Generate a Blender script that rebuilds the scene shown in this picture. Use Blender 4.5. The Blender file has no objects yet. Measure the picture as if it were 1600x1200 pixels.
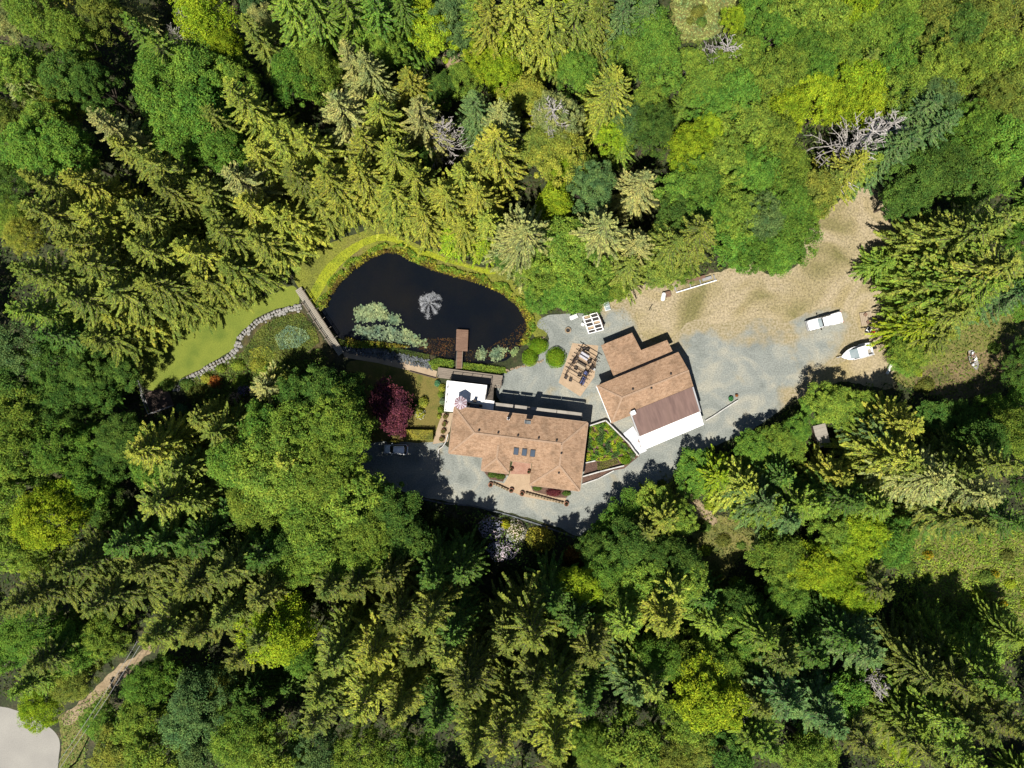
import bpy, bmesh, math, random
import numpy as np
from mathutils import Vector, Matrix, noise
from mathutils.geometry import tessellate_polygon
R = math.radians
random.seed(7)
sc = bpy.context.scene
C = sc.collection

# ------------------------------------------------------------------ camera, sky, sun, exposure
F, CAMH = 1109.0, 120.0            # focal length in photo pixels, flying height in metres
cam = bpy.data.objects.new('camera', bpy.data.cameras.new('camera'))
C.objects.link(cam)
cam.location = (0, 0, CAMH)
cam.data.sensor_width = 36
cam.data.lens = 36 * F / 1600
cam.data.clip_end = 6000
sc.camera = cam
SUN_EL = R(61)
sd = Vector((0.45, 0.893, 0)).normalized()            # where shadows fall on the ground
sdir = Vector((sd.x * math.cos(SUN_EL), sd.y * math.cos(SUN_EL), -math.sin(SUN_EL)))
world = bpy.data.worlds.new('World'); sc.world = world
world.use_nodes = True
wn = world.node_tree.nodes; wl = world.node_tree.links
sky = wn.new('ShaderNodeTexSky'); sky.sky_type = 'NISHITA'; sky.sun_disc = False
sky.air_density = .6; sky.dust_density = .3; sky.sun_elevation = SUN_EL; sky.sun_rotation = math.atan2(-sd.x, -sd.y)
wl.new(sky.outputs[0], wn['Background'].inputs[0])
wn['Background'].inputs[1].default_value = 0.065
sun = bpy.data.objects.new('sun', bpy.data.lights.new('sun', 'SUN')); C.objects.link(sun)
sun.data.energy = 5.0; sun.data.angle = R(0.5); sun.data.color = (1.0, 0.95, 0.86)
sun.rotation_euler = sdir.to_track_quat('-Z', 'Y').to_euler()
sun.location = (-60, -110, 230)
sc.view_settings.view_transform = 'Standard'; sc.view_settings.look = 'None'
sc.view_settings.gamma = 1; sc.view_settings.use_curve_mapping = False
sc.view_settings.exposure = 0.6
sc.cycles.max_bounces = 5; sc.cycles.diffuse_bounces = 2; sc.cycles.glossy_bounces = 2
sc.cycles.transmission_bounces = 3; sc.cycles.transparent_max_bounces = 6
sc.cycles.caustics_reflective = False; sc.cycles.caustics_refractive = False

# ------------------------------------------------------------------ helpers
def W(px, py, z=0.0):
    return Vector(((px - 800) / F * (CAMH - z), (600 - py) / F * (CAMH - z), z))
def Q(ox, oy, s):
    """zoomed view coordinates -> photo pixels"""
    return lambda x, y: (ox + x / s, oy + y / s)
def inpoly(x, y, P):
    c = False; j = len(P) - 1
    for i in range(len(P)):
        xi, yi = P[i]; xj, yj = P[j]
        if (yi > y) != (yj > y) and x < (xj - xi) * (y - yi) / (yj - yi) + xi: c = not c
        j = i
    return c
def tag(o, label=None, cat=None, group=None, kind=None):
    if label: o['label'] = label
    if cat: o['category'] = cat
    if group: o['group'] = group
    if kind: o['kind'] = kind
    return o
def thing(name, loc, rz, label, cat, group=None):
    o = bpy.data.objects.new(name, None); C.objects.link(o)
    o.empty_display_size = 0.2
    o.location = loc; o.rotation_euler = (0, 0, rz)
    return tag(o, label, cat, group)
def link(name, me, parent=None, loc=(0, 0, 0), rz=0.0):
    o = bpy.data.objects.new(name, me); C.objects.link(o)
    o.parent = parent; o.location = loc
    if rz: o.rotation_euler = (0, 0, rz)
    return o
class MB:
    def __init__(s): s.v = []; s.f = []
    def add(s, vs, fs):
        b = len(s.v); s.v += [tuple(v) for v in vs]; s.f += [tuple(b + i for i in f) for f in fs]; return s
    def box(s, c, d, rz=0.0, rx=0.0, ry=0.0, taper=1.0):
        m = Matrix.Translation(c) @ Matrix.Rotation(rz, 4, 'Z') @ Matrix.Rotation(ry, 4, 'Y') @ Matrix.Rotation(rx, 4, 'X')
        vs = []
        for z in (-1, 1):
            t = taper if z > 0 else 1.0
            for x, y in ((-1, -1), (1, -1), (1, 1), (-1, 1)): vs.append(m @ Vector((x * d[0] / 2 * t, y * d[1] / 2 * t, z * d[2] / 2)))
        return s.add(vs, [(3, 2, 1, 0), (4, 5, 6, 7), (0, 1, 5, 4), (1, 2, 6, 5), (2, 3, 7, 6), (3, 0, 4, 7)])
    def bar(s, a, b, w, h=None, up=(0, 0, 1)):
        a = Vector(a); b = Vector(b); h = h or w
        t = (b - a).normalized(); u = Vector(up)
        if abs(t.dot(u)) > .98: u = Vector((1, 0, 0))
        n = t.cross(u).normalized(); k = n.cross(t)
        vs = []
        for p in (a, b):
            for i, j in ((-1, -1), (1, -1), (1, 1), (-1, 1)): vs.append(p + n * (w / 2 * i) + k * (h / 2 * j))
        return s.add(vs, [(0, 1, 2, 3), (7, 6, 5, 4), (1, 0, 4, 5), (2, 1, 5, 6), (3, 2, 6, 7), (0, 3, 7, 4)])
    def tube(s, pts, rad, n=7, caps=True):
        rings = []
        m = len(pts)
        for i, p in enumerate(pts):
            p = Vector(p)
            t = (Vector(pts[min(i + 1, m - 1)]) - Vector(pts[max(i - 1, 0)])).normalized()
            u = Vector((0, 0, 1)) if abs(t.z) < .9 else Vector((1, 0, 0))
            a = t.cross(u).normalized(); b = a.cross(t)
            r = rad[i] if isinstance(rad, (list, tuple)) else rad
            rings.append([p + (a * math.cos(6.2832 * k / n) + b * math.sin(6.2832 * k / n)) * r for k in range(n)])
        return s.loft(rings, caps)
    def loft(s, rings, caps=True):
        n = len(rings[0]); vs = [v for r in rings for v in r]; fs = []
        for i in range(len(rings) - 1):
            for k in range(n):
                fs.append((i * n + k, i * n + (k + 1) % n, (i + 1) * n + (k + 1) % n, (i + 1) * n + k))
        if caps: fs += [tuple(range(n - 1, -1, -1)), tuple((len(rings) - 1) * n + k for k in range(n))]
        return s.add(vs, fs)
    def lathe(s, prof, n=14, c=(0, 0, 0)):
        return s.loft([[Vector((c[0] + r * math.cos(6.2832 * k / n), c[1] + r * math.sin(6.2832 * k / n), c[2] + z)) for k in range(n)] for r, z in prof])
    def prism(s, poly, z0, z1):
        P = [Vector((p[0], p[1])) for p in poly]
        if sum(P[i].x * P[(i + 1) % len(P)].y - P[(i + 1) % len(P)].x * P[i].y for i in range(len(P))) < 0: P.reverse()
        n = len(P)
        vs = [(p.x, p.y, z0) for p in P] + [(p.x, p.y, z1) for p in P]
        fs = [(i, (i + 1) % n, n + (i + 1) % n, n + i) for i in range(n)]
        for t in tessellate_polygon([[p.to_3d() for p in P]]):
            a, b, c = t
            if (P[b] - P[a]).cross(P[c] - P[a]) < 0: b, c = c, b
            fs += [(n + a, n + b, n + c), (c, b, a)]
        return s.add(vs, fs)
    def mesh(s, name, mat, smooth=False):
        me = bpy.data.meshes.new(name); me.from_pydata(s.v, [], s.f); me.update()
        me.materials.append(mat)
        if smooth: me.shade_smooth()
        return me
    def build(s, name, mat, parent=None, smooth=False, bevel=0.0, loc=(0, 0, 0), rz=0.0):
        o = link(name, s.mesh(name, mat, smooth), parent, loc, rz)
        if bevel:
            b = o.modifiers.new('bevel', 'BEVEL'); b.width = bevel; b.segments = 2; b.limit_method = 'ANGLE'
        return o
def copy_tree(o, parent=None):
    c = o.copy(); C.objects.link(c); c.parent = parent
    for ch in list(o.children): copy_tree(ch, c)
    return c

# ------------------------------------------------------------------ materials
def lin(r, g, b):
    f = lambda c: (c / 255 / 12.92) if c / 255 <= .04045 else ((c / 255 + .055) / 1.055) ** 2.4
    return (f(r), f(g), f(b))
def shade(r, g, b, k=1.95):
    """a surface colour from the colour it shows in full sun"""
    return tuple(min(.85, c / k) for c in lin(r, g, b))
def shade2(r, g, b): return shade(r, g, b, 1.62)
MATS = {}
def mat(name, cols, scale=1.0, rough=0.85, bump=0.0, detail=4.0, metallic=0.0, spec=0.3, stretch=None, scale2=None, cols2=None, stops=None, distort=0.0):
    """noise-mottled surface; COLS: colours along a noise ramp; COLS2: a second, finer layer multiplied in"""
    m = bpy.data.materials.new(name); m.use_nodes = True; MATS[name] = m
    n = m.node_tree.nodes; l = m.node_tree.links; p = n['Principled BSDF']
    p.inputs['Roughness'].default_value = rough; p.inputs['Metallic'].default_value = metallic
    p.inputs['Specular IOR Level'].default_value = spec
    if isinstance(cols[0], (int, float)): cols = [cols]
    if len(cols) == 1: cols = [tuple(c * .86 for c in cols[0]), tuple(min(.9, c * 1.12) for c in cols[0])]
    tc = n.new('ShaderNodeTexCoord'); mp = n.new('ShaderNodeMapping')
    l.new(tc.outputs['Object'], mp.inputs[0])
    if stretch: mp.inputs['Scale'].default_value = stretch
    t = n.new('ShaderNodeTexNoise'); t.inputs['Scale'].default_value = scale; t.inputs['Detail'].default_value = detail
    t.inputs['Distortion'].default_value = distort
    l.new(mp.outputs[0], t.inputs[0])
    r = n.new('ShaderNodeValToRGB'); e = r.color_ramp.elements
    k = len(cols)
    pos = stops or [.32 + .36 * i / (k - 1) for i in range(k)]
    e[0].position = pos[0]; e[0].color = (*cols[0], 1); e[1].position = pos[-1]; e[1].color = (*cols[-1], 1)
    for i in range(1, k - 1):
        x = e.new(pos[i]); x.color = (*cols[i], 1)
    l.new(t.outputs[0], r.inputs[0]); out = r.outputs[0]
    if cols2:
        t2 = n.new('ShaderNodeTexNoise'); t2.inputs['Scale'].default_value = scale2; t2.inputs['Detail'].default_value = 3
        l.new(mp.outputs[0], t2.inputs[0])
        r2 = n.new('ShaderNodeValToRGB'); q = r2.color_ramp.elements
        q[0].position = .35; q[0].color = (*([cols2[0]] * 3), 1); q[1].position = .65; q[1].color = (*([cols2[1]] * 3), 1)
        l.new(t2.outputs[0], r2.inputs[0])
        mx = n.new('ShaderNodeMix'); mx.data_type = 'RGBA'; mx.blend_type = 'MULTIPLY'; mx.inputs[0].default_value = 1
        l.new(out, mx.inputs[6]); l.new(r2.outputs[0], mx.inputs[7]); out = mx.outputs[2]
        if bump: hsrc = t2.outputs[0]
    elif bump: hsrc = t.outputs[0]
    l.new(out, p.inputs['Base Color'])
    if bump:
        b = n.new('ShaderNodeBump'); b.inputs['Strength'].default_value = bump; b.inputs['Distance'].default_value = .1
        l.new(hsrc, b.inputs['Height']); l.new(b.outputs[0], p.inputs['Normal'])
    return m
def leafmat(name, col=None, trans=.3, var=(.55, 1.45), sheen=.0):
    """foliage: every leaf its own tone; the colour is the object's colour unless given"""
    m = bpy.data.materials.new(name); m.use_nodes = True; MATS[name] = m
    n = m.node_tree.nodes; l = m.node_tree.links
    n.remove(n['Principled BSDF']); out = n['Material Output']
    g = n.new('ShaderNodeNewGeometry')
    mr = n.new('ShaderNodeMapRange'); mr.inputs['To Min'].default_value = var[0]; mr.inputs['To Max'].default_value = var[1]
    l.new(g.outputs['Random Per Island'], mr.inputs[0])
    if col is None:
        src = n.new('ShaderNodeObjectInfo').outputs['Color']
    else:
        rgb = n.new('ShaderNodeRGB'); rgb.outputs[0].default_value = (*col, 1); src = rgb.outputs[0]
    mx = n.new('ShaderNodeMix'); mx.data_type = 'RGBA'; mx.blend_type = 'MULTIPLY'; mx.inputs[0].default_value = 1
    l.new(src, mx.inputs[6]); l.new(mr.outputs[0], mx.inputs[7])
    tc = n.new('ShaderNodeTexCoord'); oi = n.new('ShaderNodeObjectInfo'); ofs = n.new('ShaderNodeVectorMath'); ofs.operation = 'ADD'; sc_ = n.new('ShaderNodeMath'); sc_.operation = 'MULTIPLY'; sc_.inputs[1].default_value = 90
    l.new(oi.outputs['Random'], sc_.inputs[0]); l.new(tc.outputs['Object'], ofs.inputs[0]); l.new(sc_.outputs[0], ofs.inputs[1])
    nz = n.new('ShaderNodeTexNoise'); nz.inputs['Scale'].default_value = .55; nz.inputs['Detail'].default_value = 3; l.new(ofs.outputs[0], nz.inputs[0])
    rp = n.new('ShaderNodeValToRGB'); rp.color_ramp.elements[0].position = .34; rp.color_ramp.elements[0].color = (.58, .68, .74, 1); rp.color_ramp.elements[1].position = .66; rp.color_ramp.elements[1].color = (1.3, 1.2, 1.02, 1)
    l.new(nz.outputs[0], rp.inputs[0])
    mz = n.new('ShaderNodeMix'); mz.data_type = 'RGBA'; mz.blend_type = 'MULTIPLY'; mz.inputs[0].default_value = 1; l.new(mx.outputs[2], mz.inputs[6]); l.new(rp.outputs[0], mz.inputs[7])
    hs = n.new('ShaderNodeHueSaturation')
    mr2 = n.new('ShaderNodeMapRange'); mr2.inputs['To Min'].default_value = .475; mr2.inputs['To Max'].default_value = .525
    wv = n.new('ShaderNodeTexWhiteNoise'); wv.noise_dimensions = '1D'
    l.new(g.outputs['Random Per Island'], wv.inputs['W']); l.new(wv.outputs[0], mr2.inputs[0])
    l.new(mr2.outputs[0], hs.inputs['Hue']); l.new(mz.outputs[2], hs.inputs['Color'])
    d = n.new('ShaderNodeBsdfDiffuse'); t = n.new('ShaderNodeBsdfTranslucent'); ms = n.new('ShaderNodeMixShader')
    l.new(hs.outputs[0], d.inputs[0]); l.new(hs.outputs[0], t.inputs[0])
    ms.inputs[0].default_value = trans
    l.new(d.outputs[0], ms.inputs[1]); l.new(t.outputs[0], ms.inputs[2])
    l.new(ms.outputs[0], out.inputs[0])
    return m
def roofmat(name, cols, course):
    """asphalt shingle: courses along local y, tabs along x, blotchy tone"""
    m = mat(name, cols, scale=2.2, rough=.95, detail=6, scale2=9.0, cols2=(.78, 1.18), bump=.35, stretch=(1, 1.6, 1))
    n = m.node_tree.nodes; l = m.node_tree.links; p = n['Principled BSDF']
    tc = n.new('ShaderNodeTexCoord'); br = n.new('ShaderNodeTexBrick')
    l.new(tc.outputs['Object'], br.inputs[0])
    br.inputs['Color1'].default_value = (1.08, 1.06, 1.03, 1); br.inputs['Color2'].default_value = (.84, .82, .8, 1); br.inputs['Mortar'].default_value = (.6, .58, .56, 1)
    br.inputs['Scale'].default_value = 1.0; br.inputs['Brick Width'].default_value = .62; br.inputs['Row Height'].default_value = course
    br.inputs['Mortar Size'].default_value = .018; br.inputs['Bias'].default_value = -.1
    src = p.inputs['Base Color'].links[0].from_socket
    wn_ = n.new('ShaderNodeTexNoise'); wn_.inputs['Scale'].default_value = .5; wn_.inputs['Detail'].default_value = 7; wn_.inputs['Distortion'].default_value = 1.0; l.new(tc.outputs['Object'], wn_.inputs[0])
    wr_ = n.new('ShaderNodeValToRGB'); we = wr_.color_ramp.elements; we[0].position = .32; we[0].color = (.74, .74, .72, 1); we[1].position = .56; we[1].color = (1.06, 1.05, 1.03, 1); l.new(wn_.outputs[0], wr_.inputs[0])
    m0 = n.new('ShaderNodeMix'); m0.data_type = 'RGBA'; m0.blend_type = 'MULTIPLY'; m0.inputs[0].default_value = 1; l.new(src, m0.inputs[6]); l.new(wr_.outputs[0], m0.inputs[7]); src = m0.outputs[2]
    mx = n.new('ShaderNodeMix'); mx.data_type = 'RGBA'; mx.blend_type = 'MULTIPLY'; mx.inputs[0].default_value = .75
    l.new(src, mx.inputs[6]); l.new(br.outputs[0], mx.inputs[7]); l.new(mx.outputs[2], p.inputs['Base Color'])
    return m

M_floor = mat('forest_floor', [(.018, .018, .008), (.03, .04, .012), (.06, .05, .025)], .35, bump=.6, scale2=3.0, cols2=(.6, 1.3))
M_gravel = mat('gravel', [shade(146, 152, 146), shade(170, 175, 168), shade(196, 194, 178)], .16, bump=.7, detail=9, scale2=4.5, cols2=(.8, 1.16), distort=1.6)
M_drygrass = mat('dry_grass', [shade2(134, 128, 80), shade2(172, 158, 118), shade2(192, 176, 144), shade2(176, 160, 116)], .1, bump=.8, detail=8, scale2=3.0, cols2=(.72, 1.22), distort=.8)
M_bankgrass = mat('bank_grass', [shade2(104, 110, 48), shade2(140, 144, 52), shade2(130, 120, 72)], .16, bump=.8, detail=7, scale2=4.0, cols2=(.75, 1.2))
M_brightgrass = mat('bright_grass', [shade2(150, 162, 26), shade2(170, 178, 40), shade2(136, 150, 32)], .4, bump=.8, detail=7, scale2=4.0, cols2=(.75, 1.2))
M_lawn = mat('lawn', [shade2(104, 124, 40), shade2(134, 146, 52), shade2(118, 134, 46)], .18, bump=.6, detail=8, scale2=6.0, cols2=(.82, 1.15))
M_lawn2 = mat('lawn_worn', [shade2(96, 106, 36), shade2(132, 120, 60), shade2(90, 100, 34)], .3, bump=.6, detail=8, scale2=6.0, cols2=(.8, 1.15))
M_meadow = mat('meadow', [shade2(84, 100, 38), shade2(138, 132, 74), shade2(106, 118, 46)], .22, bump=.9, detail=8, scale2=2.5, cols2=(.65, 1.25))
M_clear = mat('bare_clearing', [shade2(96, 98, 52), shade2(132, 116, 80), shade2(146, 128, 92)], .3, bump=.9, detail=8, scale2=2.5, cols2=(.7, 1.25))
M_road = mat('road_asphalt', [shade(180, 176, 168), shade(196, 192, 182)], .2, bump=.2, scale2=6, cols2=(.94, 1.06))
M_track = mat('track_dirt', [shade(168, 146, 112), shade(200, 178, 146)], .4, bump=.5, scale2=3, cols2=(.8, 1.15))
M_bed = mat('pond_bed', [(.018, .014, .010), (.05, .028, .014), (.02, .018, .012)], .25, scale2=2, cols2=(.6, 1.4))
M_marsh = mat('marsh_mud', [(.03, .03, .012), (.07, .055, .02), (.04, .05, .015)], .4, bump=.8, scale2=2, cols2=(.6, 1.4))
M_soil = mat('garden_soil', [(.07, .04, .03), (.12, .07, .05)], 1.2, bump=.8, scale2=6, cols2=(.7, 1.3))
M_conc = mat('path_concrete', [shade(196, 172, 142), shade(214, 190, 160)], .8, bump=.15, scale2=8, cols2=(.92, 1.06))
M_paver = mat('paver', [shade(206, 178, 146), shade(222, 194, 162)], .9, bump=.2, scale2=7, cols2=(.88, 1.1))
M_pink = mat('brick_paver', [shade(190, 142, 120), shade(212, 168, 146)], 1.2, bump=.2, scale2=6, cols2=(.85, 1.1))
M_roof = roofmat('tan_shingle', [shade(186, 152, 122), shade(208, 172, 142), shade(218, 184, 154)], .16)
M_ridge = mat('ridge_shingle', [shade(196, 164, 136), shade(210, 178, 150)], 3, scale2=9, cols2=(.85, 1.1))
M_brown = mat('brown_membrane', [shade(132, 104, 96), shade(150, 120, 110), shade(138, 110, 100)], .35, rough=.6, scale2=1.4, cols2=(.9, 1.08), stretch=(2.2, .35, 1))
M_white = mat('white_paint', [(.78, .78, .77), (.84, .84, .83)], 1.2, rough=.5)
M_vinyl = mat('white_vinyl_deck', [(.76, .75, .73), (.84, .83, .81)], .6, rough=.6)
M_carwhite = mat('white_car_paint', [(.80, .80, .81), (.84, .84, .85)], .5, rough=.22, spec=.5)
M_silver = mat('silver_car_paint', [(.72, .75, .78), (.78, .8, .82)], .5, rough=.25, spec=.5, metallic=.2)
M_glass = mat('dark_glass', [(.012, .016, .02), (.02, .026, .032)], .6, rough=.05, spec=.6)
M_sky_glass = mat('skylight_glass', [(.045, .06, .085), (.06, .08, .11)], .6, rough=.08, spec=.6)
M_wind = mat('windscreen_glass', [(.2, .25, .26), (.3, .34, .35)], .8, rough=.06, spec=.6)
M_black = mat('black_rubber', [(.012, .012, .013), (.02, .02, .02)], 2, rough=.7)
M_kerb = mat('pale_concrete', [(.42, .41, .39), (.56, .55, .52)], 1.5, bump=.3, scale2=7, cols2=(.8, 1.08))
M_iron = mat('dark_iron', [(.02, .018, .017), (.035, .03, .028)], 2, rough=.6)
M_grey = mat('grey_metal', [(.3, .3, .31), (.4, .4, .4)], 1, rough=.45, metallic=.3)
M_galv = mat('galvanised_roof', [shade(176, 168, 156), shade(198, 190, 176)], .8, rough=.5, scale2=6, cols2=(.9, 1.05))
M_stucco = mat('cream_stucco', [shade(222, 206, 186), shade(232, 218, 200)], 1.5, bump=.2)
M_deckwood = mat('weathered_deck', [shade(150, 138, 124), shade(176, 162, 146)], 1.0, stretch=(.6, 8, 1), scale2=9, cols2=(.82, 1.12))
M_dockwood = mat('brown_dock', [shade(140, 108, 90), shade(172, 138, 116)], 1.0, stretch=(.6, 8, 1), scale2=9, cols2=(.8, 1.12))
M_bridgewood = mat('grey_bridge', [shade(176, 166, 150), shade(206, 198, 182)], 1.0, stretch=(6, .8, 1), scale2=9, cols2=(.85, 1.1))
M_darkwood = mat('dark_timber', [(.06, .042, .034), (.10, .07, .055)], 1.5, stretch=(1, 6, 1))
M_pergwood = mat('pergola_timber', [(.035, .022, .018), (.06, .04, .03)], 2, stretch=(1, 6, 1))
M_rock = mat('pale_rock', [shade(150, 148, 146), shade(206, 202, 196), shade(226, 222, 214)], 1.1, bump=.5, scale2=5, cols2=(.75, 1.1))
M_greyrock = mat('grey_rock', [shade(96, 102, 108), shade(142, 148, 150)], 1.1, bump=.5, scale2=5, cols2=(.75, 1.15))
M_tanrock = mat('tan_rock', [shade(170, 148, 120), shade(206, 186, 156)], 1.1, bump=.5, scale2=5, cols2=(.75, 1.15))
M_bark = mat('bark', [(.05, .038, .028), (.11, .09, .07)], 2, bump=.6, stretch=(3, 3, .5))
M_deadwood = mat('dead_wood', [(.22, .2, .19), (.42, .39, .36)], 2, stretch=(3, 3, .6))
M_terracotta = mat('terracotta', [(.24, .11, .07), (.34, .17, .11)], 3)
M_blue = mat('blue_cushion', [(.06, .08, .2), (.12, .14, .3)], 3)
M_wicker = mat('dark_wicker', [(.03, .024, .022), (.06, .05, .045)], 12)
M_tabletop = mat('stone_tabletop', [(.3, .29, .33), (.5, .49, .54)], 4)
M_stripe = mat('red_stripe_fabric', [(.16, .085, .095), (.22, .12, .13)], 3)
M_lilac = mat('lilac_fabric', [(.36, .32, .36), (.44, .39, .43)], 3)
M_tarp = mat('white_tarp', [(.40, .41, .44), (.66, .66, .68)], .9, rough=.4, distort=1.5)
M_orange = mat('orange_plastic', [(.45, .16, .06), (.55, .24, .1)], 2)
M_red = mat('red_plastic', [(.45, .03, .03), (.5, .05, .04)], 2, rough=.4)
M_green = mat('green_plastic', [(.02, .14, .04), (.04, .2, .06)], 2, rough=.4)
M_cloth_tan = mat('pallet_wood', [shade(196, 176, 148), shade(224, 204, 178)], 2, stretch=(1, 6, 1))
M_wire = mat('cable', [(.25, .25, .25), (.3, .3, .3)], 2)
M_leaf = leafmat('leaf', trans=.32, var=(.42, 1.6))
M_needle = leafmat('needle', trans=.3, var=(.4, 1.65))
def watermat():
    m = bpy.data.materials.new('pond_water'); m.use_nodes = True
    n = m.node_tree.nodes; l = m.node_tree.links; p = n['Principled BSDF']
    tc = n.new('ShaderNodeTexCoord'); t = n.new('ShaderNodeTexNoise'); t.inputs['Scale'].default_value = .12; t.inputs['Detail'].default_value = 5
    l.new(tc.outputs['Object'], t.inputs[0])
    r = n.new('ShaderNodeValToRGB'); e = r.color_ramp.elements
    e[0].position = .4; e[0].color = (.004, .0055, .009, 1); e[1].position = .8; e[1].color = (.011, .010, .009, 1)
    l.new(t.outputs[0], r.inputs[0]); l.new(r.outputs[0], p.inputs['Base Color'])
    p.inputs['Roughness'].default_value = .06; p.inputs['IOR'].default_value = 1.33; p.inputs['Alpha'].default_value = .86
    w = n.new('ShaderNodeTexNoise'); w.inputs['Scale'].default_value = 2.5
    l.new(tc.outputs['Object'], w.inputs[0])
    b = n.new('ShaderNodeBump'); b.inputs['Strength'].default_value = .06; b.inputs['Distance'].default_value = .05
    l.new(w.outputs[0], b.inputs['Height']); l.new(b.outputs[0], p.inputs['Normal'])
    return m
M_water = watermat()
def spraymat():
    m = mat('water_spray', [(.7, .72, .76), (.8, .82, .85)], 3, rough=.15)
    m.node_tree.nodes['Principled BSDF'].inputs['Alpha'].default_value = .45
    return m
M_spray = spraymat()

# ------------------------------------------------------------------ ground, water, lawns, roads
z3 = Q(440, 360, 3.81)          # pond view
zl = Q(200, 400, 4.444)         # left lawn view
z1 = Q(660, 560, 5.714)         # house view
z2 = Q(860, 480, 5.714)         # workshop view
POND = [z3(*p) for p in [(235, 480), (270, 390), (330, 300), (420, 215), (520, 150), (620, 108), (700, 120), (780, 165), (900, 215), (1030, 255), (1180, 297), (1320, 358), (1420, 440), (1475, 530), (1480, 590), (1450, 650), (1400, 720), (1330, 775), (1220, 790), (1100, 785), (1000, 765), (880, 735), (730, 705), (600, 685), (450, 675), (350, 645), (290, 590), (250, 540)]]
POOL = [zl(*p) for p in [(860, 560), (960, 470), (1100, 410), (1210, 400), (1260, 450), (1330, 560), (1280, 640), (1150, 700), (1000, 760), (880, 720), (830, 640)]]
def dist_poly(x, y, P):
    d = 1e9
    for i in range(len(P)):
        ax, ay = P[i]; bx, by = P[(i + 1) % len(P)]
        t = max(0, min(1, ((x - ax) * (bx - ax) + (y - ay) * (by - ay)) / ((bx - ax) ** 2 + (by - ay) ** 2 + 1e-9)))
        d = min(d, math.hypot(x - ax - t * (bx - ax), y - ay - t * (by - ay)))
    return d
YARD = [(225, 600), (235, 565), (285, 512), (330, 495), (380, 478), (450, 445), (463, 418), (520, 372), (580, 345), (605, 350), (630, 378), (720, 408), (770, 415), (800, 445), (842, 492), (900, 486), (930, 480), (945, 476), (960, 468), (1000, 448), (1060, 438), (1120, 426), (1170, 413), (1200, 432), (1250, 412), (1256, 380), (1275, 350), (1335, 300), (1387, 292), (1375, 330), (1350, 370), (1330, 410), (1328, 460), (1342, 487), (1362, 500), (1358, 530), (1375, 555), (1395, 580), (1310, 592), (1250, 625), (1160, 688), (1100, 698), (1060, 728), (1040, 752), (960, 790), (905, 838), (840, 818), (760, 795), (650, 778), (575, 760), (558, 735), (562, 692), (590, 690), (575, 640), (572, 590), (530, 568), (500, 565), (470, 560), (440, 572), (400, 568), (370, 580), (300, 612), (270, 645), (235, 640)]
FLAT = [YARD, [(1395, 588), (1490, 480), (1580, 455), (1650, 490), (1600, 620), (1500, 640), (1440, 615)], [(1370, 1200), (1405, 830), (1440, 780), (1650, 850), (1650, 1010), (1440, 1070), (1420, 1200)],
        [(1050, -30), (1165, -30), (1140, 60), (1055, 66)], [(1030, 735), (1080, 755), (1190, 830), (1130, 965), (1080, 965), (1030, 760)], [(-60, 1070), (90, 1110), (330, 870), (355, 785), (395, 785), (300, 980), (180, 1080), (130, 1290), (-60, 1290)], [(685, 70), (750, 70), (750, 110), (685, 110)]]
DRY = [(935, 478), (1000, 446), (1060, 436), (1125, 424), (1170, 410), (1205, 430), (1250, 410), (1256, 375), (1275, 345), (1335, 298), (1400, 280), (1410, 330), (1405, 380), (1400, 420), (1400, 470), (1410, 480), (1400, 600), (1310, 596), (1250, 625), (1230, 600), (1180, 560), (1080, 560), (1040, 560), (985, 540)]
FLAT.append(DRY)
px2w = CAMH / F
def w2p(x, y, z=0): return (800 + x * F / (CAMH - z), 600 - y * F / (CAMH - z))
def ground_z(x, y):
    px, py = w2p(x, y)
    z = 0.0
    if inpoly(px, py, POND):
        d = dist_poly(px, py, POND) * px2w
        z = -0.45 - min(1.2, d * .45)
    elif 470 < px < 860 and 360 < py < 600:
        d = dist_poly(px, py, POND) * px2w
        if d < 1.2: z = -0.45 * (1 - d / 1.2)
    if not any(inpoly(px, py, P) for P in FLAT):
        d = min(1, max(0, min(dist_poly(px, py, P) for P in FLAT) * px2w - 4) / 8)
        z += d * (.55 * noise.noise((x * .09, y * .09, 3.1)))
    return z
def make_ground():
    xs = np.arange(-118, 118.1, 1.0); ys = np.arange(-90, 90.1, 1.0)
    vs = [(x, y, ground_z(x, y)) for y in ys for x in xs]
    nx, ny = len(xs), len(ys)
    fs = [(j * nx + i, j * nx + i + 1, (j + 1) * nx + i + 1, (j + 1) * nx + i) for j in range(ny - 1) for i in range(nx - 1)]
    b = len(vs)
    # skirt out to the horizon
    edge = [i for i in range(nx)] + [j * nx + nx - 1 for j in range(1, ny)] + [(ny - 1) * nx + i for i in range(nx - 2, -1, -1)] + [j * nx for j in range(ny - 2, 0, -1)]
    for e in edge:
        x, y, z = vs[e]; k = 2500 / max(abs(x), abs(y)); vs.append((x * k, y * k, 0))
    n = len(edge)
    fs += [(edge[(i + 1) % n], edge[i], b + i, b + (i + 1) % n) for i in range(n)]
    me = bpy.data.meshes.new('ground'); me.from_pydata(vs, [], fs); me.materials.append(M_floor); me.shade_smooth()
    return tag(link('ground', me), kind='structure')
make_ground()
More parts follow.
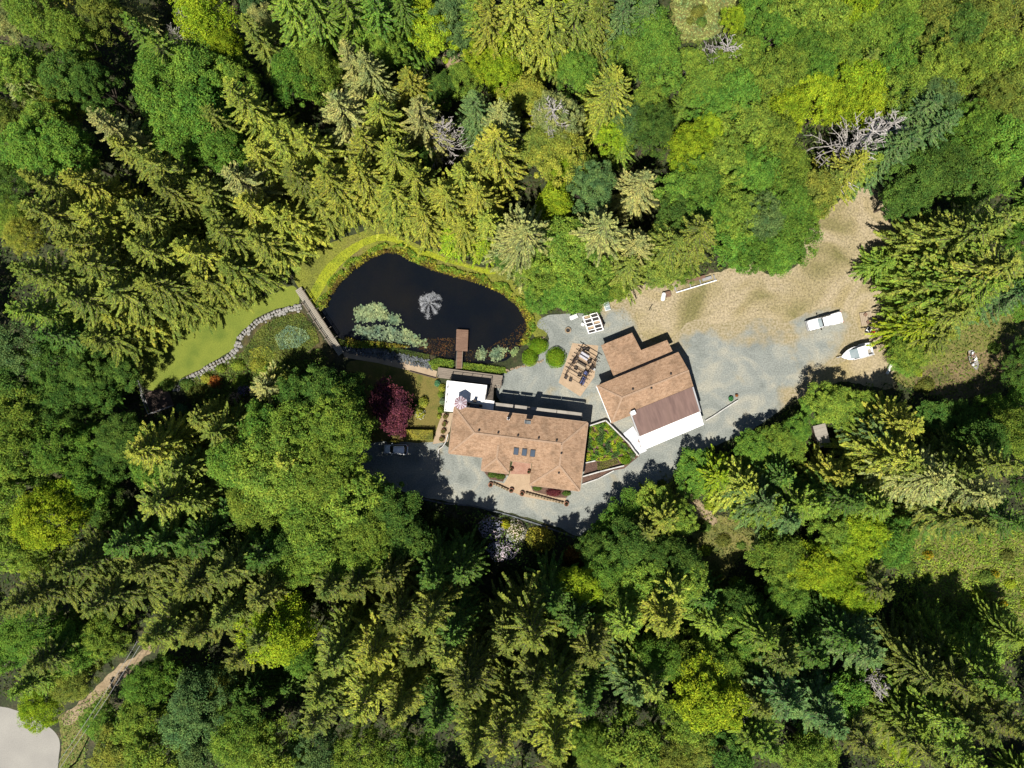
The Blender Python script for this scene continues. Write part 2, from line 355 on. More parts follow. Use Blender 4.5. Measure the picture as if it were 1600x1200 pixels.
def smooth_poly(P, step=.6, jit=0.0, seed=0.0, z=0.0, curve=True):
    P = [W(x, y).to_2d() for x, y in P]; out = []
    n = len(P)
    for i in range(n):
        a, b, c, d = P[i - 1], P[i], P[(i + 1) % n], P[(i + 2) % n]
        k = max(1, int((c - b).length / step))
        for j in range(k):
            t = j / k
            if curve:
                q = .5 * ((2 * b) + (c - a) * t + (2 * a - 5 * b + 4 * c - d) * t * t + (3 * b - a - 3 * c + d) * t ** 3)
            else: q = b.lerp(c, t)
            if jit:
                q = q + Vector((noise.noise((q.x * .7, q.y * .7, seed)) + .6 * noise.noise((q.x * 2.1, q.y * 2.1, seed)), noise.noise((q.x * .7, q.y * .7, seed + 9)) + .6 * noise.noise((q.x * 2.1, q.y * 2.1, seed + 5)))) * jit
            out.append(q)
    return out
def sheet(name, P, z, m, jit=0.0, curve=True, parent=None, step=.6):
    pts = smooth_poly(P, step, jit, z * 100, curve=curve)
    vs = [(p.x, p.y, z) for p in pts]; fs = []
    for a, b, c in tessellate_polygon([[Vector(v) for v in vs]]):
        A, B, D = (Vector(vs[i]) for i in (a, b, c))
        fs.append((a, b, c) if (B - A).cross(D - A).z > 0 else (a, c, b))
    me = bpy.data.meshes.new(name); me.from_pydata(vs, [], fs); me.materials.append(m)
    return tag(link(name, me, parent), kind='structure')
water = sheet('pond', [z3(*p) for p in [(215, 480), (255, 385), (315, 290), (410, 200), (515, 135), (620, 92), (705, 105), (785, 150), (905, 200), (1035, 240), (1185, 282), (1330, 345), (1432, 430), (1492, 530), (1495, 590), (1465, 660), (1410, 735), (1335, 790), (1220, 805), (1100, 800), (1000, 780), (880, 750), (730, 720), (600, 700), (450, 690), (340, 660), (275, 600), (235, 550)]], -.42, M_water, 0)
# bare yard and drives
sheet('dry_grass_yard', DRY, .006, M_drygrass, .35)
GRAVEL = [(838, 508), (852, 494), (900, 490), (938, 486), (962, 476), (990, 470), (1000, 520), (1040, 535), (1080, 500), (1120, 506), (1180, 496), (1230, 502), (1262, 486), (1300, 478), (1330, 492), (1345, 530), (1325, 562), (1290, 576), (1262, 596), (1235, 628), (1180, 668), (1110, 700), (1062, 726), (1048, 752), (1000, 778), (955, 800), (910, 838), (872, 824), (800, 802), (720, 788), (645, 772), (580, 752), (556, 736), (560, 690), (640, 688), (690, 690), (700, 700), (760, 715), (800, 745), (880, 750), (920, 700), (921, 664), (800, 640), (775, 610), (785, 586), (800, 578), (826, 566), (840, 560), (858, 530), (850, 516)]
from mathutils.geometry import delaunay_2d_cdt
def blended_sheet(name, P, z, m, jit, line, reach):
    pts = smooth_poly(P, .6, jit, 4.0); n = len(pts)
    poly = [w2p(p.x, p.y) for p in pts]
    xs = [p[0] for p in poly]; ys = [p[1] for p in poly]
    inner = [W(x, y).to_2d() for y in np.arange(min(ys), max(ys), 11) for x in np.arange(min(xs), max(xs), 11) if inpoly(x, y, poly) and dist_poly(x, y, P) > 4]
    vs, _, fs, *_r = delaunay_2d_cdt(pts + inner, [], [list(range(n))], 1, 1e-4)
    me = bpy.data.meshes.new(name); me.from_pydata([(v.x, v.y, z) for v in vs], [], [tuple(f) for f in fs]); me.materials.append(m)
    at = me.attributes.new('worn', 'FLOAT', 'POINT')
    L = [W(*p) for p in line]
    for i, v in enumerate(vs):
        d = 1e9
        for a, b in zip(L, L[1:]):
            ab = (b - a).to_2d(); t = max(0, min(1, (v - a.to_2d()).dot(ab) / ab.length_squared)); d = min(d, (v - a.to_2d() - ab * t).length)
        at.data[i].value = max(0, 1 - d / reach)
    return tag(link(name, me), kind='structure')
def blend_mats(name, ma, mb_):
    """copy of MA that wears into the colours of MB by the 'worn' attribute broken up with noise"""
    m = ma.copy(); m.name = name; n = m.node_tree.nodes; l = m.node_tree.links; p = n['Principled BSDF']
    src = p.inputs['Base Color'].links[0].from_socket
    tc = n.new('ShaderNodeTexCoord'); t = n.new('ShaderNodeTexNoise'); t.inputs['Scale'].default_value = .22; t.inputs['Detail'].default_value = 8
    l.new(tc.outputs['Object'], t.inputs[0])
    r = n.new('ShaderNodeValToRGB'); e = r.color_ramp.elements; cols = mb_
    e[0].position = .34; e[0].color = (*cols[0], 1); e[1].position = .66; e[1].color = (*cols[2], 1); x = e.new(.5); x.color = (*cols[1], 1)
    t2 = n.new('ShaderNodeTexNoise'); t2.inputs['Scale'].default_value = 3.0; t2.inputs['Detail'].default_value = 4; l.new(tc.outputs['Object'], t2.inputs[0])
    l.new(t2.outputs[0], r.inputs[0])
    a = n.new('ShaderNodeAttribute'); a.attribute_name = 'worn'
    ad = n.new('ShaderNodeMath'); ad.operation = 'MULTIPLY_ADD'; ad.inputs[1].default_value = 2.6; l.new(t.outputs[0], ad.inputs[0]); ad.inputs[2].default_value = -1.35
    sm = n.new('ShaderNodeMath'); sm.operation = 'ADD'; l.new(ad.outputs[0], sm.inputs[0]); l.new(a.outputs['Fac'], sm.inputs[1])
    rg = n.new('ShaderNodeMapRange'); rg.inputs['From Min'].default_value = .28; rg.inputs['From Max'].default_value = .72; l.new(sm.outputs[0], rg.inputs[0])
    mx = n.new('ShaderNodeMix'); mx.data_type = 'RGBA'; l.new(rg.outputs[0], mx.inputs[0]); l.new(src, mx.inputs[6]); l.new(r.outputs[0], mx.inputs[7]); l.new(mx.outputs[2], p.inputs['Base Color'])
    return m
M_yard = blend_mats('worn_gravel', M_gravel, [shade2(148, 138, 100), shade2(174, 160, 126), shade2(192, 178, 150)])
blended_sheet('gravel_drive', GRAVEL, .012, M_yard, .22, [(962, 476), (990, 470), (1000, 520), (1040, 535), (1080, 500), (1120, 506), (1180, 496), (1230, 502), (1262, 486), (1300, 478), (1330, 492), (1345, 530), (1325, 562), (1290, 576), (1262, 596), (1235, 628)], 5.0)
sheet('lawn', [zl(*p) for p in [(60, 690), (250, 590), (400, 470), (560, 410), (800, 330), (1000, 260), (1150, 210), (1185, 330), (1040, 365), (900, 425), (850, 475), (765, 545), (735, 640), (655, 695), (560, 750), (465, 815), (360, 860), (260, 930), (100, 900)]], .004, M_lawn, .12)
BANK = [z3(*p) for p in [(75, 290), (120, 170), (330, 60), (500, 0), (600, -70), (700, -40), (760, 60), (900, 110), (1030, 170), (1180, 215), (1300, 225), (1380, 300), (1480, 420), (1560, 540), (1590, 600), (1540, 660), (1480, 590), (1475, 530), (1420, 440), (1320, 358), (1180, 297), (1030, 255), (900, 215), (780, 165), (700, 120), (620, 108), (520, 150), (420, 215), (330, 300), (270, 390), (235, 480), (170, 420)]]
sheet('pond_bank', BANK, .008, M_bankgrass, .12)
sheet('grass_strip', [z3(*p) for p in [(160, 395), (250, 230), (380, 110), (500, 45), (620, 20), (720, 60), (800, 105), (900, 130), (1030, 185), (1180, 225), (1290, 240), (1230, 262), (1100, 222), (980, 190), (880, 160), (760, 120), (680, 75), (600, 62), (510, 85), (430, 140), (340, 220), (260, 330), (195, 430)]], .014, M_brightgrass, .1)
sheet('house_lawn', [(545, 565), (600, 568), (640, 578), (682, 586), (690, 640), (688, 668), (678, 690), (600, 690), (572, 690), (560, 640), (548, 600)], .016, M_lawn2, .12)
sheet('marsh', [zl(*p) for p in [(370, 860), (560, 760), (740, 660), (790, 580), (900, 460), (1100, 400), (1210, 380), (1290, 480), (1370, 600), (1440, 700), (1300, 800), (1000, 900), (800, 1050), (500, 1000), (400, 960)]], .010, M_marsh, .2)
sheet('side_meadow', [(1395, 588), (1440, 540), (1490, 492), (1580, 465), (1640, 490), (1600, 560), (1570, 610), (1500, 628), (1440, 610)], .008, M_meadow, .5)
sheet('bare_clearing', [(1425, 600), (1450, 578), (1490, 566), (1540, 545), (1580, 520), (1590, 560), (1565, 606), (1500, 624), (1445, 612)], .016, M_clear, .5)
sheet('lower_meadow', [(1405, 830), (1440, 790), (1520, 800), (1640, 860), (1640, 1000), (1500, 980), (1440, 1000), (1430, 1060), (1420, 1150), (1390, 1200), (1370, 1150), (1390, 1050), (1415, 960), (1440, 900)], .008, M_meadow, .6)
sheet('upper_field', [(1055, -20), (1160, -20), (1140, 30), (1110, 58), (1058, 62)], .008, M_meadow, .6)
sheet('grass_clearing', [(1050, 738), (1075, 760), (1110, 800), (1165, 815), (1180, 850), (1140, 890), (1120, 960), (1090, 960), (1085, 870), (1070, 800), (1040, 760)], .008, M_meadow, .5)
sheet('dirt_path', [(1070, 765), (1085, 775), (1110, 800), (1120, 815), (1100, 822), (1082, 796)], .016, M_track, .2)
sheet('road', [(-60, 1100), (0, 1104), (30, 1112), (64, 1128), (92, 1154), (90, 1200), (88, 1280), (-60, 1280)], .014, M_road, .08)
sheet('road_verge', [(92, 1120), (120, 1110), (150, 1090), (175, 1075), (165, 1110), (140, 1150), (130, 1200), (125, 1280), (90, 1280), (95, 1160)], .008, M_meadow, .4)
sheet('forest_track', [(96, 1122), (134, 1090), (156, 1066), (184, 1042), (210, 1024), (236, 1004), (240, 1014), (212, 1042), (182, 1070), (152, 1092), (110, 1132)], .010, M_track, .4)
sheet('track_opening', [(348, 806), (372, 792), (384, 800), (366, 822), (350, 830)], .010, M_track, .4)
sheet('bare_patch', [(690, 90), (705, 76), (735, 74), (745, 92), (725, 105), (700, 108)], .008, M_track, .4)
sheet('garden_bed', [(921, 664), (945, 655), (1000, 712), (975, 732), (912, 745)], .020, M_soil, .05, curve=False)
sheet('garden_path', [(533, 549), (545, 549), (600, 557), (640, 565), (683, 580), (681, 590), (640, 579), (590, 567), (540, 559)], .024, M_conc, 0, curve=False)
sheet('side_walk', [(691, 645), (708, 645), (700, 690), (676, 694), (682, 672), (686, 660)], .024, M_conc, 0, curve=False)
sheet('pergola_patio', [(894.5, 536), (934.8, 540), (928.7, 589), (906.8, 619.7), (872.7, 597.9)], .024, M_paver, 0, curve=False)
z5 = Q(700, 680, 5.714)
sheet('entry_patio', [z5(*p) for p in [(580, 225), (745, 240), (730, 440), (760, 500), (1050, 560), (1075, 620), (1020, 610), (660, 545), (610, 520), (400, 440), (370, 400), (500, 430), (550, 345)]], .024, M_paver, 0, curve=False)
sheet('entry_brick', [z5(*p) for p in [(582, 228), (742, 242), (725, 350), (555, 345)]], .032, M_pink, 0, curve=False)
sheet('planting_bed', [z5(*p) for p in [(740, 445), (1100, 490), (1060, 560), (960, 555), (760, 500)]], .036, M_soil, .03, curve=False)
sheet('front_bed', [z5(*p) for p in [(320, 325), (530, 345), (490, 415), (375, 395)]], .036, M_soil, .03, curve=False)

# ------------------------------------------------------------------ house
EAVE = 5.3
sH = (CAMH - EAVE) / F
house = thing('house', W(709.9, 635.3, EAVE).xy.to_3d(), R(-6.83), 'long house with tan shingled hip roof and three skylights', 'house')
def hp(u, v, z): return Vector((u * sH, -v * sH, z))
def shell(mb, P, faces, th):
    """a roof of planes P/faces with thickness TH"""
    n = len(P); vs = list(P) + [p - Vector((0, 0, th)) for p in P]
    fs = []; cnt = {}
    for f in faces:
        f = list(f)
        nn = Vector((0, 0, 0))
        for i in range(len(f)):
            a, b = P[f[i]], P[f[(i + 1) % len(f)]]; nn += a.cross(b)
        if nn.z < 0: f.reverse()
        fs.append(tuple(f)); fs.append(tuple(n + i for i in reversed(f)))
        for i in range(len(f)): cnt[(f[i], f[(i + 1) % len(f)])] = 1
    for (a, b) in cnt:
        if (b, a) not in cnt: fs.append((b, a, n + a, n + b))
    mb.add(vs, fs)
pt = .29 * sH
hr = EAVE + 36.65 * pt; hb = EAVE + 21.65 * pt
HP = [hp(0, 0, EAVE), hp(210, 0, EAVE), hp(210, 107.6, EAVE), hp(131, 107.6, EAVE), hp(131, 73.3, EAVE), hp(97, 73.3, EAVE), hp(97, 94, EAVE), hp(53.7, 94, EAVE), hp(53.7, 73.3, EAVE), hp(0, 73.3, EAVE),
      hp(36.65, 36.65, hr), hp(173.35, 36.65, hr), hp(173.35, 71, hr), hp(75.35, 51.65, hb), hp(75.35, 72.4, hb)]
HF = [(0, 1, 11, 10), (9, 0, 10), (1, 2, 12, 11), (2, 3, 12), (3, 4, 11, 12), (9, 8, 13, 5, 4, 11, 10), (8, 7, 14, 13), (6, 5, 13, 14), (7, 6, 14)]
mb = MB(); shell(mb, HP, HF, .2); h_roof = mb.build('roof', M_roof, house)
def roof_z_house(u, v):
    z = min(v, u, 210 - u, 73.3 - v if u < 131 else 999) * pt
    if u >= 131: z = min(v, 210 - u, (u - 131) * 36.65 / 42.35 if v > 40 else 999, 107.6 - v, 36.65) * pt if v > 36 else min(v, 210 - u) * pt
    if 54 < u < 97 and v > 50: z = max(z, min(u - 53.7, 97 - u, 94 - v) * pt)
    return EAVE + z
for a, b in ((0, 10), (9, 10), (1, 11), (10, 11), (11, 12), (12, 2), (12, 3), (13, 14), (14, 7), (14, 6)):
    MB().bar(HP[a] + Vector((0, 0, .03)), HP[b] + Vector((0, 0, .03)), .3, .07).build('ridge_cap', M_ridge, h_roof)
gut = [(0, 0, 210, 0), (210, 0, 210, 107.6), (210, 107.6, 131, 107.6), (131, 107.6, 131, 73.3), (97, 73.3, 131, 73.3), (97, 73.3, 97, 94), (97, 94, 53.7, 94), (53.7, 94, 53.7, 73.3), (53.7, 73.3, 0, 73.3), (0, 73.3, 0, 0)]
for a, b, c, d in gut:
    p, q = hp(a, b, EAVE - .08), hp(c, d, EAVE - .08); t = (q - p).normalized(); nrm = Vector((-t.y, t.x, 0))
    ctr = hp(105, 45, 0); nrm = nrm if nrm.dot((p + q) / 2 - ctr) > 0 else -nrm
    if (a, b) == (131, 107.6) or (c, d) == (97, 94) or (a, b) == (97, 73.3): pass
    MB().bar(p + nrm * .065 + t * .05, q + nrm * .065 - t * .05, .11, .12).build('gutter', M_ridge, h_roof)
hwall = [(5, 5), (205, 5), (205, 102.5), (136, 102.5), (136, 68), (92, 68), (92, 89), (58.5, 89), (58.5, 68), (5, 68)]
MB().prism([hp(u, v, 0).xy for u, v in hwall], 0, EAVE - .05).build('wall', M_stucco, house)
def house_window(u0, u1, v, z0, z1, out):
    a, b = hp(u0, v, 0), hp(u1, v, 0)
    f = MB().box(((a.x + b.x) / 2, a.y + out * .03, (z0 + z1) / 2), (b.x - a.x, .08, z1 - z0)).build('window', M_white, house)
    MB().box(((a.x + b.x) / 2, a.y + out * .065, (z0 + z1) / 2), (b.x - a.x - .16, .04, z1 - z0 - .16)).build('pane', M_glass, f)
for u in (68, 86, 104, 122, 140, 158, 176, 192): house_window(u, u + 11, 5, 3.3, 4.9, 1)
for u in (80, 105, 130, 160, 185): house_window(u, u + 10, 5, .9, 2.1, 1)
for u in (12, 28, 44): house_window(u, u + 9, 68, 3.2, 4.7, -1)
for u in (63, 76): house_window(u, u + 9, 89, 3.2, 4.7, -1)
for u in (145, 165, 185): house_window(u, u + 12, 102.5, 3.2, 4.7, -1)
dp = hp(113, 68, 0); dr = MB().box((dp.x, dp.y - .03, 1.15), (1.1, .08, 2.2)).build('door', M_darkwood, house)
MB().box((dp.x + .42, dp.y - .10, 1.05), (.05, .06, .16)).build('door_handle', M_grey, dr)
def rvent(zx, zy, s=.34):
    x, y = z1(zx, zy); p = W(x, y, EAVE + 1); d = p.xy.to_3d() - house.location; d.rotate(Matrix.Rotation(R(6.83), 3, 'Z'))
    u, v = d.x / sH, -d.y / sH; z = roof_z_house(u, v)
    o = MB().lathe([(.1, -.15), (.1, .16), (s / 2, .16), (s / 2, .26), (.02, .34)], 10, (d.x, d.y, z)).build('roof_vent', M_iron, h_roof)
for p in ((505, 643), (677, 663), (853, 688), (1038, 711), (1198, 732), (1240, 845), (1218, 1023)): rvent(*p)
for u, v in ((103, 57), (116, 57), (129, 57)):     # skylights on the south slope
    z = EAVE + (73.3 - v) * pt; sl = math.atan(.29)
    c = hp(u + 1, v, z)
    s_ = MB().box(c + Vector((0, 0, .06)), (.82, 1.25, .16), rx=sl).build('skylight', M_iron, h_roof)
    MB().box(c + Vector((0, -.04, .15)), (.66, 1.08, .04), rx=sl).build('pane', M_sky_glass, s_)
ch = hp(116, 9, 0); cz = EAVE + .2
chm = MB().box((ch.x, ch.y, (cz + 7.0) / 2 + 1.6), (.9, .5, 7.0 - cz + .9)).build('chimney', M_greyrock, house)
MB().box((ch.x, ch.y, 7.1), (1.0, .6, .14)).build('chimney_cap', M_rock, chm)
for dx in (-.32, 0, .32): MB().lathe([(.1, 0), (.12, .3), (.07, .34)], 8, (ch.x + dx, ch.y, 7.17)).build('chimney_pot', M_grey, chm)
fl = hp(86, 8, 0); flue = MB().box((fl.x, fl.y, 6.2), (.42, .42, 1.7)).build('flue', M_white, house)
MB().lathe([(.1, 0), (.1, .3), (.2, .32), (.03, .45)], 9, (fl.x, fl.y, 7.05)).build('flue_cowl', M_iron, flue)
# balcony along the pond side
DZ = 3.2
kb = (CAMH - EAVE) / (CAMH - DZ)
bal = MB().box((hp(132, 0, 0).x, hp(0, -4, 0).y, DZ - .12), (139 * sH, 18.5 * sH, .24)).build('balcony', M_galv, house)
def rail_line(par, a, b, z, h=1.0, n=None, m=None, infill=True, name='rail'):
    a = Vector(a); b = Vector(b); m = m or M_grey
    L = (b - a).length; n = n or max(1, round(L / 2.0))
    for i in range(n + 1):
        p = a.lerp(b, i / n)
        MB().box((p.x, p.y, z + h / 2), (.07, .07, h)).build('post', m, par)
    MB().bar((a.x, a.y, z + h + .025), (b.x, b.y, z + h + .025), .08, .05).build('top_rail', m, par)
    if infill: MB().bar((a.x, a.y, z + .12), (b.x, b.y, z + .12), .04, .04).build('bottom_rail', m, par)
rail_line(bal, hp(64, -12.6, 0), hp(201, -12.6, 0), DZ, m=M_iron)
for u0, u1 in ((64, 91), (94, 113), (120, 160), (161, 200)):
    MB().box((hp((u0 + u1) / 2, 0, 0).x, hp(0, -11.3, 0).y, DZ + 1.1), ((u1 - u0) * sH, .5, .05)).build('added_rail_ledge', M_galv, bal)  # pale ledge added above the floor so the balcony shows a sunlit strip
rail_line(bal, hp(201, -12, 0), hp(201, 4, 0), DZ, m=M_iron, n=1)
for u in (70, 100, 130, 165, 198): MB().box(hp(u, -11.5, (DZ - .24) / 2), (.16, .16, DZ - .24)).build('column', M_white, house)
# white terrace
def hl(px, py, z):
    d = W(px, py, z) - house.location; d.rotate(Matrix.Rotation(R(6.83), 3, 'Z')); return d
TER = [(698.8, 594.2), (762, 601.7), (759.2, 624.6), (772.3, 626.5), (770, 652), (713, 645), (708, 643.3), (695, 642.5)]
ter = MB().prism([hl(x, y, DZ).xy for x, y in TER], DZ - .3, DZ).build('terrace', M_vinyl, house)
MB().prism([hl(x, y, DZ).xy for x, y in [(700, 596.5), (760.5, 603.5), (757.8, 624), (757, 640), (713, 641), (698, 640)]], 0, DZ - .3).build('terrace_base', M_stucco, house)
a, b = hl(699.3, 595, DZ), hl(761.5, 602.3, DZ); rail_line(ter, a.xy.to_3d(), b.xy.to_3d(), DZ, m=M_white, n=4)
a2 = hl(758.9, 624, DZ); rail_line(ter, b.xy.to_3d(), a2.xy.to_3d(), DZ, m=M_iron, n=2)
a3 = hl(695.4, 642, DZ); rail_line(ter, a.xy.to_3d(), a3.xy.to_3d(), DZ, m=M_white, n=4)
# stairs from the timber deck up to the terrace
stair = MB()
p0, p1 = hl(766, 604.5, 1.0), hl(764.5, 626, DZ)
st = MB().bar((p0.x - .62, p0.y, .8), (p1.x - .62, p1.y, DZ - .15), .06, .28).build('stair', M_darkwood, house)
MB().bar((p0.x + .62, p0.y, .8), (p1.x + .62, p1.y, DZ - .15), .06, .28).build('stringer', M_darkwood, st)
for i in range(11):
    t = (i + .5) / 11
    MB().box((p0.x + (p1.x - p0.x) * t, p0.y + (p1.y - p0.y) * t, .95 + (DZ - .95) * t), (1.22, .17, .05)).build('tread', M_deckwood, st)
for s_ in (-.66, .66):
    for t in (0.02, .5, .98): MB().box((p0.x + s_ + (p1.x - p0.x) * t, p0.y + (p1.y - p0.y) * t, 1.35 + (DZ - .95) * t), (.07, .07, .95)).build('post', M_iron, st)
    MB().bar((p0.x + s_, p0.y, 1.85), (p1.x + s_, p1.y, DZ + .95), .06).build('handrail', M_iron, st)

# ------------------------------------------------------------------ timber deck, dock, bridge
DK = .9
dk0 = W(684.6, 573.8, DK); ang = math.atan2(-12.9, 101.2)
deck = thing('timber_deck', (dk0.x, dk0.y, 0), ang, 'L-shaped weathered grey timber deck between the pond and the white terrace', 'deck')
Ld = 101.9 * .1074
for i in range(6):
    MB().box((Ld / 2, -.15 - i * .29, DK), (Ld, .27, .05)).build('plank', M_deckwood, deck)
for i in range(3):
    MB().box((Ld - 1.06, -1.92 - .0 - i * .0, DK), (2.1, .0, .0)) if False else None
for i in range(7):
    if i < 2: MB().box((Ld - .98, -1.90 - i * .19 * 1.0, DK), (1.95, .175, .05)).build('plank', M_deckwood, deck)
MB().box((Ld / 2, -.9, DK / 2 - .05), (Ld - .3, 1.5, DK - .1)).build('deck_frame', M_darkwood, deck)
for x in (.1, 2.2): MB().box((x, -1.75, DK + .45), (.09, .09, .9)).build('post', M_darkwood, deck)
rail_line(deck, (Ld - .1, -2.1, 0), (Ld - .1, -1.0, 0), DK, m=M_darkwood, n=1)
dock = thing('pond_dock', W(717, 576, 0), 0, 'small brown plank dock with narrow gangway reaching into the pond', 'dock')
dl = lambda x, y, z=.35: W(x, y, z) - dock.location
ga, gb = dl(717.3, 576), dl(718.5, 549)
n = 14
for i in range(n):
    t = (i + .5) / n; p = ga.lerp(gb, t); p.z = .75 - .45 * t
    MB().box(p, (.84, (ga - gb).length / n * .9, .05), rz=R(-2)).build('plank', M_dockwood, dock)
for s_ in (-.48, .48): MB().bar(ga + Vector((s_, 0, .42)), gb + Vector((s_, 0, -.04)), .1, .12).build('gangway_rail', M_deckwood, dock)
c0, c1 = dl(712, 548.5), dl(730.5, 515)
n = 20
for i in range(n):
    y = c0.y + (c1.y - c0.y) * (i + .5) / n; k = (i + .5) / n * .14
    MB().box(((c0.x + c1.x) / 2 + k, y, .3), (abs(c1.x - c0.x), abs(c1.y - c0.y) / n * .9, .05), rz=R(-4)).build('plank', M_dockwood, dock)
for x in (c0.x + .15, c1.x - .1):
    for y in (c0.y + .2, c1.y - .2): MB().lathe([(.09, -1.2), (.09, .24)], 8, (x, y, 0)).build('pile', M_darkwood, dock)
br0, br1 = W(466, 451, .5), W(533.5, 553, .5)
bd = br1 - br0; BL = bd.length; ba = math.atan2(bd.y, bd.x)
bridge = thing('footbridge', (br0.x, br0.y, 0), ba, 'weathered timber footbridge with post railings between the two ponds', 'footbridge')
n = 46
pm = MB().box((0, 0, 0), (BL / n * .88, 1.15, .06)).mesh('plank', M_bridgewood)
for i in range(n): link('plank', pm, bridge, (BL * (i + .5) / n, 0, .52 + .25 * math.sin(math.pi * (i + .5) / n)))
for s_ in (-.5, .5): MB().tube([(BL * t / 8, s_, .38 + .25 * math.sin(math.pi * t / 8)) for t in range(9)], .1, 5).build('beam', M_darkwood, bridge)
for s_ in (-.6, .6):
    for i in range(6):
        t = (.06 if s_ > 0 else .2) + i * (.72 if s_ > 0 else .66) / 5
        MB().box((BL * t, s_, 1.0), (.1, .1, 1.15)).build('post', M_darkwood, bridge)
        MB().bar((BL * t, s_, .5), (BL * t, s_ * 1.75, .45), .08).build('outrigger', M_bridgewood, bridge)
    t0, t1 = (.05, .8) if s_ > 0 else (.18, .88)
    for z in (1.5, 1.05): MB().bar((BL * t0, s_ * 1.05, z), (BL * t1, s_ * 1.05, z), .07, .09).build('handrail', M_deckwood, bridge)
# side platform, tree shade put into its dark board colour
pl = thing('shaded_platform', W(250, 625), R(20), 'timber platform with railing, boards darkened for tree shade, beside the lawn', 'platform')
for i in range(13): MB().box((0, -1.7 + i * .28, .4), (4.2, .26, .06)).build('plank', M_darkwood, pl)
rail_line(pl, (-2.05, -1.7, 0), (-2.05, 1.8, 0), .4, m=M_grey, n=2)
rail_line(pl, (-2.0, -1.75, 0), (2.0, -1.75, 0), .4, m=M_grey, n=2)
fence = thing('rail_fence', W(222, 592), 0, 'thin grey rail fence at the shaded end of the lawn', 'fence')
f0, f1, f2 = [W(x, y) - fence.location for x, y in ((238, 556), (216, 590), (231, 630))]
for a, b in ((f0, f1), (f1, f2)):
    for i in range(3):
        p = a.lerp(b, i / 3); MB().box((p.x, p.y, .5), (.09, .09, 1.0)).build('post', M_deckwood, fence)
    for z in (.45, .92): MB().bar((a.x, a.y, z), (b.x, b.y, z), .06).build('rail', M_grey, fence)

# ------------------------------------------------------------------ workshop
WE = 3.9
sW = (CAMH - 4.4) / F
wo = W(960.6, 591.1, WE)
shop = thing('workshop', (wo.x, wo.y, 0), R(22.0), 'tan shingled workshop with low wing, brown membrane lean-to and white awning', 'workshop')
def wp(a, b, z): return Vector((a * sW, -b * sW, z))
wr = WE + 31.7 * sW * .3
WPts = [wp(-31, 0, WE), wp(108, -1, WE), wp(110, 31.7, wr), wp(-2, 31.7, wr), wp(-31, 63.5, WE), wp(109, 59, WE + .25), wp(2.5, 59, WE + .25), wp(2.5, 63.5, WE)]
mb = MB(); shell(mb, WPts, [(0, 1, 2, 3), (4, 0, 3), (3, 2, 5, 6), (4, 3, 6, 7)], .2); w_roof = mb.build('roof', M_roof, shop)
for a, b in ((2, 3), (3, 0), (3, 4)): MB().bar(WPts[a] + Vector((0, 0, .03)), WPts[b] + Vector((0, 0, .03)), .28, .07).build('ridge_cap', M_ridge, w_roof)
MB().prism([wp(a, b, 0).xy for a, b in [(-26, 5), (105, 4), (105, 58), (-26, 58)]], 0, WE - .08).build('wall', M_stucco, shop)
MB().add([wp(105, 4, WE - .3), wp(105, 58, WE - .3), wp(105, 31.7, wr - .25), wp(104, 4, WE - .3), wp(104, 58, WE - .3), wp(104, 31.7, wr - .25)], [(0, 1, 2), (5, 4, 3), (0, 3, 4, 1), (1, 4, 5, 2), (2, 5, 3, 0)]).build('gable', M_stucco, shop)
wing = MB(); shell(wing, [wp(0, -4.5, WE - .45), wp(101, -5.5, WE - .45), wp(100, -25, WE - .72), wp(56, -25.3, WE - .72), wp(54, -56.2, WE - 1.1), wp(1, -56.2, WE - 1.1)], [(0, 1, 2, 3, 5), (3, 4, 5)], .18)
wing.build('wing_roof', M_roof, shop)
MB().prism([wp(a, b, 0).xy for a, b in [(4, 6), (97, 6), (97, -22), (53, -22), (50, -52), (4, -52)]], 0, WE - 1.35).build('wing_wall', M_stucco, shop)
mb = MB(); shell(mb, [wp(2.2, 58.2, WE + .36), wp(109.2, 57.5, WE + .36), wp(106, 99, WE - .55), wp(1.5, 100, WE - .55)], [(0, 1, 2, 3)], .1); mb.build('membrane_roof', M_brown, shop)
for a in (2.2, 108): MB().bar(wp(a - .5, 58, WE + .42), wp(a - 2 if a > 50 else a - .5, 99.5, WE - .49), .22, .14).build('edge_trim', M_grey, shop)
mb = MB(); shell(mb, [wp(1.0, 99.5, WE - .68), wp(106, 98.6, WE - .68), wp(104.5, 121.5, WE - 1.0), wp(-1.5, 123, WE - 1.0)], [(0, 1, 2, 3)], .06); mb.build('awning', M_white, shop)
MB().prism([wp(a, b, 0).xy for a, b in [(5, 59), (103, 59), (103, 96), (5, 96)]], 0, WE - .72).build('lean_to_wall', M_stucco, shop)
for a in (2, 35, 70, 102): MB().box(wp(a, 120, (WE - 1.08) / 2), (.12, .12, WE - 1.08)).build('awning_post', M_white, shop)
for a in (12, 44, 76): MB().box(wp(a + 10, 96.4, 1.2), (2.6, .1, 2.3)).build('garage_door', M_white, shop)
for zx, zy in ((735, 732), (900, 722), (1075, 595)):
    x, y = z2(zx, zy); d = W(x, y, 4.8) - shop.location; d.rotate(Matrix.Rotation(R(-22), 3, 'Z'))
    b_ = -d.y / sW; z = wr - abs(b_ - 31.7) * sW * .3
    MB().lathe([(.1, -.15), (.1, .16), (.17, .16), (.17, .26), (.02, .32)], 10, (d.x, d.y, z)).build('roof_vent', M_iron, w_roof)
cb = wp(5.5, 60, 0)
ck = MB().box((cb.x, cb.y, WE + .4), (.6, .6, 1.1)).build('chimney', M_white, shop)
MB().box((cb.x, cb.y, WE + 1.0), (.7, .7, .1)).build('chimney_cap', M_white, ck)
MB().bar(wp(-31.5, 0, WE - .1), wp(-31.5, 63, WE - .1), .1, .12).build('gutter', M_white, shop)
